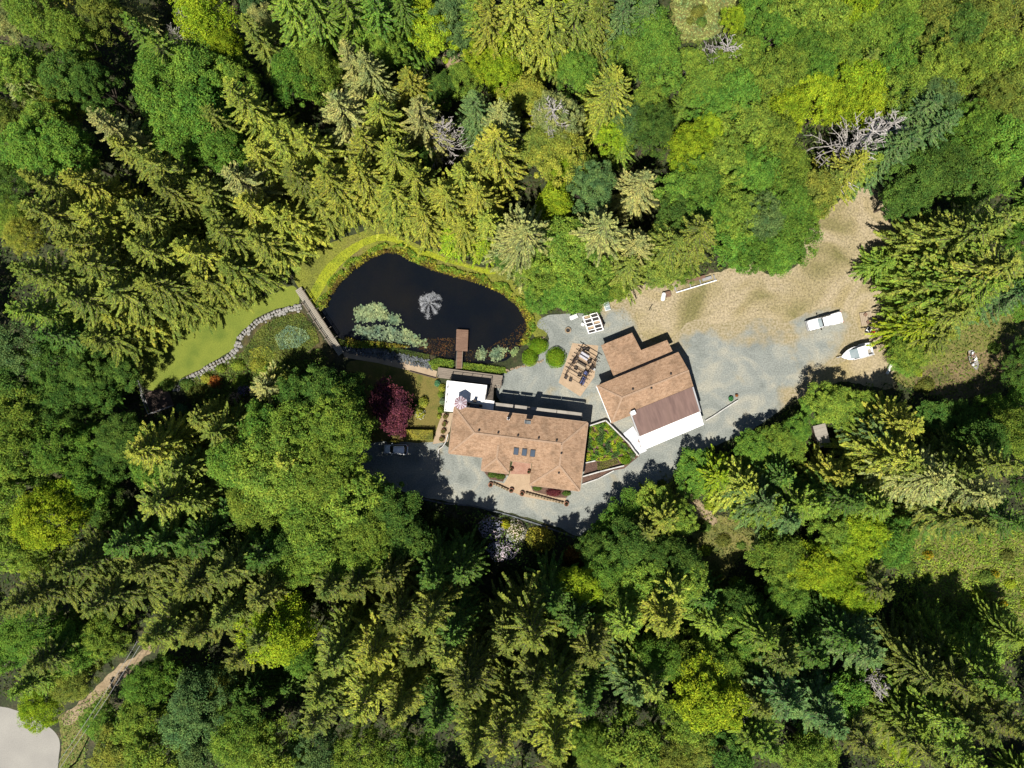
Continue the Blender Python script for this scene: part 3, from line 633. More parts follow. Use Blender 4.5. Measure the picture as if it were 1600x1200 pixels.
for a, w_, z_ in ((15, 1.2, 1.5), (35, 1.2, 1.5)):
    f = MB().box(wp(a, -52.4, 1.4), (w_, .08, 1.0)).build('window', M_white, shop)
    MB().box(wp(a, -52.9, 1.4), (w_ - .15, .06, .85)).build('pane', M_glass, f)
dr = MB().box(wp(105.4, 40, 1.05), (.08, 1.0, 2.1)).build('door', M_white, shop)
MB().box(wp(106.2, 37, 1.0), (.05, .12, .12)).build('door_handle', M_grey, dr)

# ------------------------------------------------------------------ pergola and what stands under it
PZ = 2.5
pg0 = W(865 + 495 / 13.04, 530 + 180 / 13.04, PZ)
e1 = W(865 + 955 / 13.04, 530 + 460 / 13.04, PZ) - pg0
e2 = W(865 + 190 / 13.04, 530 + 690 / 13.04, PZ) - pg0
perg = thing('pergola', (pg0.x, pg0.y, 0), 0, 'dark timber pergola of eight rafters over the tan paved patio', 'pergola')
for i in range(8):
    o = e2 * (i / 7); MB().bar(o + Vector((0, 0, PZ)), o + e1 + Vector((0, 0, PZ)), .075, .13).build('rafter', M_pergwood, perg)
for t in (.14, .84):
    MB().bar(e1 * t - e2 * .05 + Vector((0, 0, PZ - .16)), e1 * t + e2 * 1.05 + Vector((0, 0, PZ - .16)), .12, .16).build('beam', M_pergwood, perg)
    for k in (.02, .5, .98):
        p = e1 * t + e2 * k
        po = MB().box((p.x, p.y, (PZ - .24) / 2), (.14, .14, PZ - .24), rz=math.atan2(e1.y, e1.x)).build('post', M_pergwood, perg)
def chair(loc, rz, label, m=None, group='patio chairs under the pergola'):
    t = thing('patio_chair', loc, rz, label, 'chair', group); m = m or M_wicker
    MB().box((0, 0, .42), (.5, .5, .08)).build('seat', m, t)
    MB().box((0, .25, .72), (.5, .07, .55), rx=R(-10)).build('backrest', m, t)
    for x in (-.21, .21):
        for y in (-.21, .21): MB().box((x, y, .19), (.05, .05, .38)).build('leg', M_iron, t)
        MB().box((x * 1.14, 0, .62), (.05, .46, .04)).build('armrest', m, t)
    return t
zp = Q(865, 530, 13.04)
for k, (x, y, a, l) in enumerate(((615, 200, 200, 'dark wicker chair at the open head of the pergola patio'), (690, 210, 190, None), (470, 400, 60, None), (410, 470, 70, None), (450, 590, 240, None), (345, 830, 80, None), (520, 730, 250, None), (720, 470, 300, None), (250, 780, 60, None))):
    p = W(*zp(x, y), .4); p.z = .024
    chair(p, R(a), 'dark wicker chair beyond the end rafter of the pergola' if k < 2 else 'dark wicker chair standing under the pergola rafters', group='chairs at the pergola head' if k < 2 else 'chairs under the pergola rafters')
def table(name, p, rz, L, Wd, h, m, label, cat='table', group=None):
    t = thing(name, p, rz, label, cat, group)
    MB().box((0, 0, h), (L, Wd, .06)).build('tabletop', m, t, bevel=.02)
    for x in (-L / 2 + .1, L / 2 - .1):
        for y in (-Wd / 2 + .1, Wd / 2 - .1): MB().box((x, y, h / 2 - .02), (.07, .07, h - .05)).build('leg', M_iron, t)
    return t
p = W(*zp(625, 345), .7); p.z = .024; ta = math.atan2(e1.y, e1.x)
table('stone_table', p, ta, 1.55, .95, .74, M_tabletop, 'grey stone topped table at the pergola head')
p = W(*zp(560, 540), .7); p.z = .024; table('timber_table', p, ta, 1.7, .8, .72, M_cloth_tan, 'pale slatted table under the middle pergola rafters')
for k, (x, y) in enumerate(((650, 690), (610, 810), (580, 880))):
    p = W(*zp(x, y), .4); p.z = .024
    t = thing('lounge_seat', p, ta + R(90), 'deep wicker lounge seat with blue cushion under the pergola', 'lounge seat', 'blue cushioned lounge seats')
    MB().box((0, 0, .22), (.75, .8, .32)).build('base', M_wicker, t)
    MB().box((0, -.04, .42), (.62, .62, .12)).build('cushion', M_blue, t, bevel=.03)
    MB().box((0, .34, .55), (.75, .14, .5)).build('backrest', M_wicker, t)
p = W(*zp(780, 590), .4); p.z = .024
t = thing('barbecue', p, ta, 'black barbecue with side shelf beside a pergola post', 'barbecue')
MB().box((0, 0, .5), (.55, .45, .55)).build('cabinet', M_black, t)
MB().lathe([(.02, 0), (.28, .01), (.24, .18), (.05, .26)], 10, (0, 0, .79)).build('lid', M_black, t)
MB().box((.45, 0, .74), (.3, .4, .04)).build('side_shelf', M_grey, t)
for x in (-.22, .22): MB().box((x, 0, .11), (.06, .4, .22)).build('leg', M_iron, t)

# umbrella on the terrace
um = thing('patio_umbrella', W(719.5, 629.5, DZ + 2.3).xy.to_3d() + Vector((0, 0, DZ)), R(14), 'lilac patio umbrella with dark red stripes on the white terrace', 'umbrella')
MB().lathe([(.03, .1), (.03, 2.62)], 8).build('pole', M_grey, um)
MB().lathe([(.3, 0), (.3, .06), (.06, .12)], 12).build('base', M_grey, um)
def ring(k, r, z, o=0): a = 6.2832 * (k + o) / 6 + .2; return Vector((r * math.cos(a), r * math.sin(a), z))
for k in range(6):
    A, B = ring(k, 1.15, 2.18), ring(k + 1, 1.15, 2.18); T = Vector((0, 0, 2.6)); dn = Vector((0, 0, -.025))
    pn = MB().add([T, A, B, T + dn, A + dn, B + dn], [(0, 1, 2), (5, 4, 3), (1, 4, 5, 2), (0, 3, 4, 1), (2, 5, 3, 0)]).build('canopy_panel', M_lilac, um)
    for s0, s1 in ((.18, .42), (.6, .82)):
        q = [T.lerp(A.lerp(B, s0), .3), T.lerp(A.lerp(B, s0), .97), T.lerp(A.lerp(B, s1), .97), T.lerp(A.lerp(B, s1), .3)]; up = Vector((0, 0, .012))
        MB().add([v + up for v in q] + [v - up * .3 for v in q], [(0, 1, 2, 3), (7, 6, 5, 4), (0, 4, 5, 1), (1, 5, 6, 2), (2, 6, 7, 3), (3, 7, 4, 0)]).build('stripe', M_stripe, pn)
    MB().bar(Vector((0, 0, 2.55)), ring(k, 1.13, 2.15), .025).build('rib', M_grey, um)
p = W(742, 633, DZ); table('terrace_table', p, R(-7), 1.5, .9, .74, M_glass, 'dark table in the house shadow on the white terrace')
for x, y, a in ((733, 631, 90), (751, 634, -90), (742, 627, 0)): chair(W(x, y, DZ), R(a - 7), 'dark chair drawn up to the terrace table in shadow', group='chairs on the white terrace')

# ------------------------------------------------------------------ pots, fire pit, frames and other yard things
def pot(p, r, h, label, group, plant=(.1, .16, .02), bushy=1.0):
    t = thing('potted_plant', p, random.random() * 6, label, 'potted plant', group)
    MB().lathe([(r * .65, 0), (r * .95, h * .9), (r, h), (r * .85, h), (r * .8, h * .8), (.01, h * .78)], 12).build('pot', M_terracotta, t, smooth=False)
    mb = MB()
    for i in range(90):
        d = Vector((random.gauss(0, 1), random.gauss(0, 1), abs(random.gauss(0, 1)) + .2)).normalized()
        c = Vector((0, 0, h)) + d * r * 1.25 * bushy * random.uniform(.5, 1); leaf(mb, c, d, r * .3)
    o = mb.build('foliage', M_leaf, t); o.color = (*plant, 1)
    return t
def leaf(mb, c, nrm, s, asp=.7, ax=None, tilt=.6):
    nrm = (nrm + Vector((random.uniform(-1, 1), random.uniform(-1, 1), random.uniform(-1, 1))) * tilt).normalized()
    a = ax if ax is not None else Vector((random.uniform(-1, 1), random.uniform(-1, 1), random.uniform(-.4, .4)))
    u = (a - nrm * a.dot(nrm)).normalized() * s; v = nrm.cross(u) * asp
    b = len(mb.v)
    mb.v += [tuple(c - u), tuple(c + v * .5), tuple(c + u), tuple(c - v * .5)]; mb.f.append((b, b + 1, b + 2, b + 3))
zs = Q(660, 560, 5.714)
for x, y in ((205, 520), (197, 585), (187, 650), (172, 720)): pot(W(*zs(x, y), .4).xy.to_3d() + Vector((0, 0, .024)), .45, .45, 'round potted shrub in the row along the west wall of the house', 'potted shrubs beside the west wall', (.13, .17, .04))
for x, y in ((380, 440), (565, 490), (660, 520), (1055, 610)): pot(W(*z5(x, y)).xy.to_3d() + Vector((0, 0, .02)), .42, .5, 'large dark pot at the end of a low entry wall', 'pots ending the entry walls', (.05, .05, .03), .6)
for x, y in ((567, 303), (721, 325)): pot(W(*z5(x, y)).xy.to_3d() + Vector((0, 0, .034)), .33, .5, 'dark pot flanking the brick paved front entry', 'pots flanking the front entry', (.03, .05, .02), .7)
lw = ((400, 425, 540, 490), (690, 512, 1030, 605))
for k, (a, b, c, d) in enumerate(lw):
    p, q = W(*z5(a, b)), W(*z5(c, d))
    t = thing('low_entry_wall', p, 0, ('short' if k == 0 else 'long') + ' low tan entry wall topped with small plants beside the drive', 'wall')
    q = q - p; MB().bar((0, 0, .22), (q.x, q.y, .22), .3, .4).build('wall', M_tanrock, t)
    n = 6 if k == 0 else 13
    for i in range(n):
        c_ = q * ((i + .5) / n); mb = MB()
        for j in range(26):
            dd = Vector((random.gauss(0, 1), random.gauss(0, 1), abs(random.gauss(0, 1)))).normalized(); leaf(mb, c_ + Vector((0, 0, .46)) + dd * .16, dd, .07)
        o = mb.build('plant', M_leaf, t); o.color = (.10, .08, .03, 1)
fp = thing('fire_pit', W(*Q(840, 470, 13.33)(632, 615)), 0, 'round fire pit ring of pale stones on the grey gravel', 'fire pit')
for k in range(12):
    a = 6.2832 * k / 12; MB().box((.42 * math.cos(a), .42 * math.sin(a), .17), (.2, .24, .34), rz=a).build('stone', M_tanrock, fp, bevel=.02)
MB().lathe([(.34, .0), (.34, .06), (.02, .08)], 14).build('ash_bed', M_black, fp)
zf = Q(840, 470, 13.33)
# white framed raised beds
fr0 = W(*zf(940, 320), .5); fe1 = W(*zf(1240, 240), .5) - fr0; fe2 = W(*zf(1070, 690), .5) - fr0
bedf = thing('raised_bed_frame', (fr0.x, fr0.y, 0), 0, 'white framed block of raised planting beds beside the fire pit', 'raised bed')
fe1.z = fe2.z = 0
for t in (0, .5, 1): MB().bar(fe1 * t + Vector((0, 0, .35)), fe1 * t + fe2 + Vector((0, 0, .35)), .16, .7).build('side_board', M_white, bedf)
for t in (.02, .22, .42, .62, .82, .98):
    for s0, s1 in ((.03, .47), (.53, .97)):
        MB().bar(fe1 * s0 + fe2 * t + Vector((0, 0, .33)), fe1 * s1 + fe2 * t + Vector((0, 0, .33)), .12, .62).build('cross_board', M_white, bedf)
for i in range(5):
    for s0, s1 in ((.04, .46), (.54, .96)):
        q = [fe1 * s0 + fe2 * (.04 + i * .2), fe1 * s1 + fe2 * (.04 + i * .2), fe1 * s1 + fe2 * (.2 + i * .2 - .02), fe1 * s0 + fe2 * (.2 + i * .2 - .02)]
        MB().prism([v.xy for v in q], .02, .3).build('soil', M_iron if (i + (s0 > .5)) % 3 else M_paver, bedf)
pa, pb = W(*zf(1215, 190), .6), W(*zf(1370, 520), .6)
t = thing('dark_board_fence', (pa.x, pa.y, 0), 0, 'dark slatted fence beside the white raised beds', 'fence')
q = pb - pa; q.z = 0
for i in range(9): MB().bar(q * (i / 9) + Vector((0, 0, .6)), q * ((i + .94) / 9) + Vector((0, 0, .6)), .06, 1.2).build('board', M_darkwood, t)
for i in range(4): MB().box(tuple(q * (i / 3) + Vector((.08, 0, .62))), (.1, .1, 1.24)).build('post', M_darkwood, t)
t = thing('garden_bench', W(*zf(750, 350)), R(25), 'white garden bench under the trees by the fire pit', 'bench')
for y in (-.18, 0, .18): MB().box((0, y, .45), (1.3, .16, .05)).build('seat_slat', M_white, t)
MB().box((0, .33, .75), (1.3, .06, .5), rx=R(-12)).build('backrest', M_white, t)
for x in (-.58, .58): MB().box((x, .05, .22), (.08, .5, .44)).build('leg', M_white, t)
t = thing('folding_chair', W(*zf(935, 500)), R(60), 'pale folding chair beside the white raised beds', 'chair')
MB().box((0, 0, .4), (.45, .45, .05)).build('seat', M_white, t); MB().box((0, .24, .68), (.45, .05, .5), rx=R(-15)).build('backrest', M_white, t)
for x in (-.2, .2):
    for y in (-.2, .2): MB().box((x, y, .19), (.04, .04, .38)).build('leg', M_iron, t)
t = thing('cold_frame', W(*zf(1430, 90)), R(-75), 'pale glazed cold frame on the dry ground by the trees', 'cold frame')
MB().box((0, 0, .25), (1.9, .9, .5)).build('box', M_white, t)
for x in (-.62, 0, .62): MB().box((x, 0, .53), (.55, .8, .04), rx=R(4)).build('pane', M_wind, t)
# mossy stone border at the east end of the pond
brd = thing('stone_border', W(840, 560), 0, 'curved border of tan stones at the east end of the pond', 'stone border')
pts = [z3(*p) for p in [(1340, 835), (1420, 815), (1490, 800), (1540, 780), (1560, 760), (1590, 800), (1560, 640), (1510, 660), (1470, 690)]]
def rock_mesh(r, seed, m, n=9):
    rnd = random.Random(seed); bm = bmesh.new(); bmesh.ops.create_icosphere(bm, subdivisions=1, radius=r)
    for v in bm.verts: v.co = Vector((v.co.x * rnd.uniform(.8, 1.25), v.co.y * rnd.uniform(.75, 1.1), v.co.z * rnd.uniform(.5, .8)))
    me = bpy.data.meshes.new('rock'); bm.to_mesh(me); bm.free(); me.materials.append(m); return me
tan_rocks = [rock_mesh(.24, i, M_tanrock) for i in range(5)]
def along(P, step):
    out = []
    for (ax, ay), (bx, by) in zip(P, P[1:]):
        k = max(1, int(math.hypot(bx - ax, by - ay) / step))
        out += [(ax + (bx - ax) * i / k, ay + (by - ay) * i / k) for i in range(k)]
    return out
for i, (x, y) in enumerate(along(pts[:5], 3.5) + along(pts[6:], 3.5)):
    link('rock', tan_rocks[i % 5], brd, W(x + random.uniform(-1, 1), y + random.uniform(-1, 1)) - brd.location + Vector((0, 0, .08)), random.random() * 6)
# dry stone retaining wall along the lawn
wallp = [zl(*p) for p in [(1200, 345), (1120, 360), (1040, 382), (960, 415), (900, 445), (850, 492), (800, 530), (768, 566), (758, 600), (748, 645), (700, 690), (640, 725), (560, 765), (500, 805), (440, 835), (375, 865), (352, 905), (355, 950)]]
rw = thing('stone_wall', W(*wallp[8]), 0, 'winding wall of pale boulders edging the lawn above the marsh', 'stone wall')
prs = [rock_mesh(.3, i + 20, M_rock) for i in range(6)]
wp_ = along(wallp, 4.4)
for i, (x, y) in enumerate(wp_):
    j = min(i + 1, len(wp_) - 1); dx, dy = wp_[j][0] - wp_[max(0, i - 1)][0], wp_[j][1] - wp_[max(0, i - 1)][1]; L = math.hypot(dx, dy) + 1e-6; nx, ny = -dy / L, dx / L
    if ny < 0: nx, ny = -nx, -ny
    for k, (off, z) in enumerate(((0, .28), (4.2, .12), (8.0, 0))):
        if k == 2 and random.random() < .45: continue
        o = link('rock', prs[(i * 3 + k) % 6], rw, W(x + nx * off + random.uniform(-.7, .7), y + ny * off + random.uniform(-.7, .7)) - rw.location + Vector((0, 0, z)), random.random() * 6)
        s_ = random.uniform(.75, 1.3); o.scale = (s_, s_, s_)
# rubble slope between pond and path (too many small stones to count)
RIP = [z3(*p) for p in [(330, 690), (450, 690), (600, 700), (720, 735), (880, 770), (900, 830), (720, 790), (560, 760), (420, 735)]]
def scatter(P, n):
    xs = [p[0] for p in P]; ys = [p[1] for p in P]; out = []
    while len(out) < n:
        x, y = random.uniform(min(xs), max(xs)), random.uniform(min(ys), max(ys))
        if inpoly(x, y, P): out.append((x, y))
    return out
mb = MB()
for x, y in scatter(RIP, 620):
    p = W(x, y); r = random.uniform(.1, .24)
    mb.box((p.x, p.y, random.uniform(.0, .12)), (r * 1.7, r * 1.3, r), rz=random.random() * 3, rx=random.uniform(-.4, .4), ry=random.uniform(-.4, .4), taper=.7)
tag(mb.build('rubble_slope', M_greyrock), 'grey rubble slope between the pond edge and the tan path', 'rubble', kind='stuff')
# kerbs and low walls
def lowwall(name, P, w, h, m, label, cat='wall', z=0):
    o = W(*P[0]); t = thing(name, o, 0, label, cat)
    for a, b in zip(P, P[1:]):
        p, q = W(*a) - o, W(*b) - o; e = (q - p).normalized() * .03
        MB().bar(p + Vector((0, 0, h / 2 + z)), q - e + Vector((0, 0, h / 2 + z)), w, h).build('segment', m, t)
    return t
lowwall('drive_kerb', [(640, 775), (690, 786), (740, 790), (800, 806), (850, 822), (905, 842)], .22, .22, M_greyrock, 'low grey kerb along the shaded lower edge of the drive', 'kerb')
lowwall('white_low_wall', [(685.2, 703), (685, 717)], .18, .3, M_kerb, 'short white low wall standing in the gravel by the house corner')
lowwall('curved_wall', [(685.4, 702), (692, 697.5), (697, 690), (700.5, 678)], .14, .75, M_kerb, 'curved low wall beside the west corner of the house')
lowwall('path_edging', [(640, 580), (681, 591), (683, 589)], .14, .3, M_darkwood, 'dark timber edging of the tan path by the house lawn', 'edging')
zg = Q(900, 640, 10)
lowwall('garden_wall', [zg(*p) for p in [(200, 250), (455, 165), (825, 530), (900, 640), (970, 720)]], .2, .85, M_kerb, 'white retaining wall round the vegetable garden')
lowwall('planter_wall', [zg(*p) for p in [(100, 1040), (360, 965), (600, 905), (745, 870)]], .2, .6, M_kerb, 'upper white wall of the dark mulched planter by the house')
lowwall('planter_kerb', [zg(*p) for p in [(90, 1165), (340, 1080), (590, 950)]], .16, .3, M_kerb, 'lower white kerb of the dark mulched planter by the drive', 'kerb')
lowwall('garden_divider', [zg(*p) for p in [(140, 830), (300, 795)]], .16, .5, M_kerb, 'short white divider wall inside the vegetable garden')
sheet('mulch_bed', [zg(*p) for p in [(100, 1045), (590, 915), (585, 945), (340, 1075), (95, 1155)]], .028, M_soil, 0, curve=False)
tp = thing('white_tarp', W(*zg(900, 500)), 0, 'crumpled white tarp spread between garden wall and workshop', 'tarp')
gx, gy = 14, 16; vs = []
c00, c10, c11, c01 = [W(*zg(*p)) - tp.location for p in ((735, 370), (890, 255), (1105, 640), (945, 715))]
for j in range(gy + 1):
    for i in range(gx + 1):
        u, v = i / gx, j / gy; p = (c00.lerp(c10, u)).lerp(c01.lerp(c11, u), v)
        p.z = .12 + .16 * abs(noise.noise((p.x * 1.6, p.y * 1.6, 2))) + .05 * noise.noise((p.x * 5, p.y * 5, 1)); vs.append(p)
MB().add(vs, [(j * (gx + 1) + i, (j + 1) * (gx + 1) + i, (j + 1) * (gx + 1) + i + 1, j * (gx + 1) + i + 1) for j in range(gy) for i in range(gx)]).build('sheet', M_tarp, tp, smooth=True)
for k, (x, y) in enumerate(((985, 490), (1010, 540), (1030, 590))):
    t = thing('flower_pot', W(*zg(x, y)) + Vector((0, 0, .2)), .4 * k, 'orange terracotta pot on the tarp by the awning corner', 'pot', 'orange pots by the awning')
    MB().lathe([(.14, 0), (.2, .28), (.23, .3), (.2, .31), (.16, .12), (.01, .1)], 12).build('pot', M_orange, t)
    MB().lathe([(.02, .2), (.17, .22), (.01, .24)], 10).build('soil', M_soil, t)
# long low planter by the drive east of the workshop
zb = Q(1100, 420, 5)
lowwall('east_kerb', [zb(*p) for p in [(10, 1185), (70, 1150), (160, 1090), (262, 1025)]], .16, .4, M_kerb, 'white low wall running from workshop corner along the drive', 'wall')
t = thing('planter_tub', W(*zb(205, 1015)), R(28), 'green plastic tub with plants at the end of the drive wall', 'planter')
MB().lathe([(.3, 0), (.42, .4), (.44, .42), (.36, .42), (.33, .3), (.01, .28)], 12).build('tub', M_green, t)
mb = MB()
for i in range(70):
    d = Vector((random.gauss(0, 1), random.gauss(0, 1), abs(random.gauss(0, 1)))).normalized(); leaf(mb, Vector((0, 0, .42)) + d * .4, d, .1)
o = mb.build('foliage', M_leaf, t); o.color = (.05, .14, .04, 1)
pot(W(*zb(250, 990)), .26, .35, 'orange potted flower at the tip of the drive wall', None, (.3, .12, .03))
# propane tank, crate and plank on the dry grass
zt = Q(1000, 420, 10)
t = thing('propane_tank', W(*zt(355, 440)), R(78), 'white cylindrical fuel tank on the dry grass', 'tank')
MB().loft([[Vector((x, r * math.cos(6.2832 * k / 14), .5 + r * math.sin(6.2832 * k / 14))) for k in range(14)] for x, r in ((-.75, .02), (-.73, .18), (-.6, .32), (-.4, .36), (.4, .36), (.6, .32), (.73, .18), (.75, .02))]).build('tank', M_white, t, smooth=True)
for x in (-.4, .4): MB().box((x, 0, .1), (.12, .5, .2)).build('foot', M_iron, t)
MB().lathe([(.1, .84), (.1, .98), (.02, 1.0)], 8).build('valve_cap', M_grey, t)
t = thing('timber_crate', W(*zt(430, 400)), R(15), 'brown timber crate beside the white fuel tank', 'crate')
for i in range(4): MB().box((0, -.36 + i * .24, .62), (.85, .21, .04)).build('lid_board', M_dockwood, t)
MB().box((0, 0, .3), (.82, .9, .6)).build('box', M_darkwood, t)
t = thing('black_pipe', W(*zt(165, 600)), R(62), 'short black pipe lying on the dry grass', 'pipe')
MB().loft([[Vector((x, .07 * math.cos(6.2832 * k / 10), .1 + .07 * math.sin(6.2832 * k / 10))) for k in range(10)] for x in (-.55, .55)]).build('pipe_body', M_black, t)
MB().loft([[Vector((x, .085 * math.cos(6.2832 * k / 10), .1 + .085 * math.sin(6.2832 * k / 10))) for k in range(10)] for x in (.5, .58)]).build('collar', M_black, t)
t = thing('old_trailer_frame', W(*zt(560, 375)), math.atan2(20, 66), 'long white beam with rusty frames at the dry grass edge', 'frame')
MB().box((3.55, 0, .3), (7.1, .16, .3)).build('beam', M_white, t)
for x in (.05, 2.6, 4.4, 6.9): MB().box((x, .55, .28), (.12, 1.0, .2)).build('cross_bar', M_grey, t)
MB().box((3.7, 1.2, .4), (3.4, .5, .25)).build('rusty_panel', M_dockwood, t)
MB().box((5.6, .75, .3), (1.6, .5, .3)).build('box', M_grey, t)
# shed with flat metal roof
t = thing('small_shed', W(1284.5, 680.5, 2.2).xy.to_3d(), R(-75), 'small shed with grey metal roof among the trees below the drive', 'shed')
MB().box((0, 0, 1.0), (3.0, 1.6, 2.0)).build('wall', M_darkwood, t)
for i in range(6): MB().box((-1.55 + i * .62, 0, 2.1 + .02 * (i % 2)), (.6, 2.05, .06), rx=R(4)).build('roof_sheet', M_galv, t)
MB().box((1.52, 0, .9), (.05, .8, 1.7)).build('door', M_dockwood, t)
t = thing('concrete_bench', W(1387, 577), R(65), 'plain pale bench at the shaded end of the gravel yard', 'bench')
MB().box((0, 0, .45), (1.7, .45, .1)).build('seat', M_white, t)
for x in (-.6, .6): MB().box((x, 0, .2), (.14, .4, .4)).build('leg', M_greyrock, t)
t = thing('pallet_stack', W(1352.5, 498), R(10), 'pale timber pallet stack at the forest edge behind the pickup', 'pallet')
for k in range(2):
    for i in range(7): MB().box((-.84 + i * .28, 0, .13 + k * .16), (.22, 2.2, .03)).build('slat', M_cloth_tan, t)
    for y in (-1.0, 0, 1.0): MB().box((0, y, .06 + k * .16), (1.9, .1, .1)).build('runner', M_cloth_tan, t)
for x, y in ((-.1, .7), (.15, -.6)): MB().box((x, y, .42), (.5, .5, .2), rz=.5).build('box', M_dockwood, t)
t = thing('ride_on_mower', W(1358.5, 517.5), R(150), 'red and white ride-on mower at the forest edge', 'mower')
MB().box((-.4, 0, .5), (.7, .55, .35)).build('hood', M_red, t, bevel=.06); MB().box((.35, 0, .35), (.8, .75, .2)).build('body', M_white, t, bevel=.05)
MB().box((.4, 0, .6), (.35, .4, .12)).build('seat', M_black, t); MB().box((.6, 0, .8), (.08, .4, .35)).build('seat_back', M_black, t)
for x, r in ((-.5, .2), (.5, .26)):
    for y in (-.4, .4): MB().loft([[Vector((x + r * math.cos(6.2832 * k / 12), y + s, r + r * math.sin(6.2832 * k / 12))) for k in range(12)] for s in (-.09, .09)]).build('wheel', M_black, t)
MB().bar((-.1, 0, .6), (.1, 0, .85), .04).build('steering_column', M_iron, t)

# ------------------------------------------------------------------ vehicles
def rrect(x0, x1, w, r, z, n=4, wf=None):
    """rounded outline; WF: half width at the front end (x0)"""
    wf = w if wf is None else wf; out = []
    for cx, cy, a0, ww in ((x1 - r, w - r, 0, w), (x0 + r, wf - r, 90, wf), (x0 + r, -wf + r, 180, wf), (x1 - r, -w + r, 270, w)):
        for k in range(n + 1):
            a = R(a0 + 90 * k / n); out.append(Vector((cx + r * math.cos(a), cy + r * math.sin(a), z)))
    return out
def wheels(t, xs, y, r):
    for x in xs:
        for s in (-1, 1):
            w = MB().loft([[Vector((x + r * math.cos(6.2832 * k / 16), s * y + d, r + r * math.sin(6.2832 * k / 16))) for k in range(16)] for d in (-.11, .11)]).build('wheel', M_black, t)
            MB().loft([[Vector((x + r * .62 * math.cos(6.2832 * k / 12), s * (y + .115) + d, r + r * .62 * math.sin(6.2832 * k / 12))) for k in range(12)] for d in (-.01, .01)]).build('rim', M_grey, w)
# estate car in the shade, nose to the west
c = W(618.5, 702, .8); car = thing('parked_car', (c.x, c.y, .012), R(-1.5), 'small silver-white hatchback parked in tree shade by the hedge', 'car')
b_ = MB().loft([rrect(-2.0, 2.0, .8, .3, .28, wf=.7), rrect(-2.08, 2.06, .87, .4, .5, wf=.76), rrect(-2.05, 2.05, .88, .42, .72, wf=.76), rrect(-1.95, 2.02, .86, .42, .88, wf=.72), rrect(-1.75, 1.98, .80, .42, .96, wf=.66)]).build('body', M_silver, car, smooth=False)
MB().loft([rrect(-.95, 1.9, .76, .3, .955, wf=.70), rrect(-.55, 1.72, .68, .3, 1.3, wf=.62), rrect(-.35, 1.6, .62, .3, 1.44, wf=.58)]).build('glasshouse', M_glass, car)
MB().loft([rrect(-.36, 1.52, .63, .25, 1.42, wf=.59), rrect(-.3, 1.46, .58, .25, 1.49, wf=.55)]).build('roof_panel', M_silver, car, smooth=False)
for s in (-1, 1):
    MB().box((-1.86, s * .55, .74), (.22, .3, .12), rz=s * .3).build('headlight', M_white, car)
    MB().box((1.98, s * .66, .78), (.1, .2, .28)).build('tail_light', M_red, car)
    MB().box((-.62, s * .95, .98), (.14, .2, .12)).build('mirror', M_silver, car)
    MB().bar((-.85, s * .73, .99), (-.32, s * .6, 1.45), .06).build('pillar', M_silver, car)
MB().bar((-.2, -.4, 1.52), (1.2, -.4, 1.52), .04).build('roof_rail', M_grey, car); MB().bar((-.2, .4, 1.52), (1.2, .4, 1.52), .04).build('roof_rail', M_grey, car)
wheels(car, (-1.3, 1.25), .76, .31)
# white pickup, nose to the west-south-west
c = W(1289.5, 502, 1.1); pk = thing('pickup_truck', (c.x, c.y, .006), R(15), 'white crew cab pickup truck with covered bed on the gravel yard', 'pickup truck')
MB().loft([rrect(-2.85, 2.9, .9, .22, .45, wf=.84), rrect(-2.95, 2.95, .97, .28, .7, wf=.88), rrect(-2.92, 2.95, .97, .28, .95, wf=.88), rrect(-2.8, 2.93, .95, .3, 1.08, wf=.84)]).build('body', M_carwhite, pk)
MB().loft([rrect(-2.75, -.95, .86, .3, 1.07, wf=.78), rrect(-2.5, -1.0, .78, .3, 1.17, wf=.68)]).build('hood', M_carwhite, pk)
MB().loft([rrect(-1.3, 1.0, .90, .18, 1.08, wf=.86), rrect(-.72, .92, .78, .18, 1.62, wf=.74)]).build('glasshouse', M_glass, pk)
MB().loft([rrect(-.66, .96, .8, .18, 1.60, wf=.76), rrect(-.55, .88, .74, .2, 1.72, wf=.7)]).build('cab_roof', M_carwhite, pk)
MB().add([Vector(v) for v in ((-1.28, -.72, 1.13), (-1.28, .72, 1.13), (-.78, .62, 1.62), (-.78, -.62, 1.62), (-1.26, -.72, 1.10), (-1.26, .72, 1.10), (-.76, .62, 1.59), (-.76, -.62, 1.59))], [(0, 1, 2, 3), (7, 6, 5, 4), (0, 4, 5, 1), (1, 5, 6, 2), (2, 6, 7, 3), (3, 7, 4, 0)]).build('windscreen', M_wind, pk)
MB().loft([rrect(1.08, 2.88, .88, .1, 1.06), rrect(1.1, 2.86, .86, .1, 1.2)]).build('bed_cover', M_carwhite, pk)
MB().box((1.03, 0, 1.14), (.11, 1.74, .16)).build('bed_gap', M_black, pk)
MB().box((-.66, 0, 1.665), (.16, 1.4, .06)).build('windscreen_header', M_black, pk)
MB().box((-2.93, 0, .85), (.06, 1.2, .3)).build('grille', M_grey, pk)
MB().box((-2.98, 0, .55), (.16, 1.75, .2)).build('bumper', M_grey, pk); MB().box((3.0, 0, .58), (.14, 1.75, .18)).build('bumper', M_grey, pk)
for s in (-1, 1):
    MB().box((-2.86, s * .7, .92), (.12, .26, .2)).build('headlight', M_wind, pk)
    MB().box((2.95, s * .86, .95), (.05, .16, .34)).build('tail_light', M_red, pk)
    MB().box((-1.02, s * 1.1, 1.2), (.16, .3, .2)).build('mirror', M_black, pk)
    MB().bar((-1.27, s * .8, 1.14), (-.68, s * .72, 1.64), .07).build('pillar', M_carwhite, pk)
    MB().bar((.2, s * .89, 1.1), (.2, s * .77, 1.64), .07).build('pillar', M_carwhite, pk)
    for x in (-.45, .55): MB().box((x, s * .985, 1.0), (.2, .04, .05)).build('door_handle', M_iron, pk)
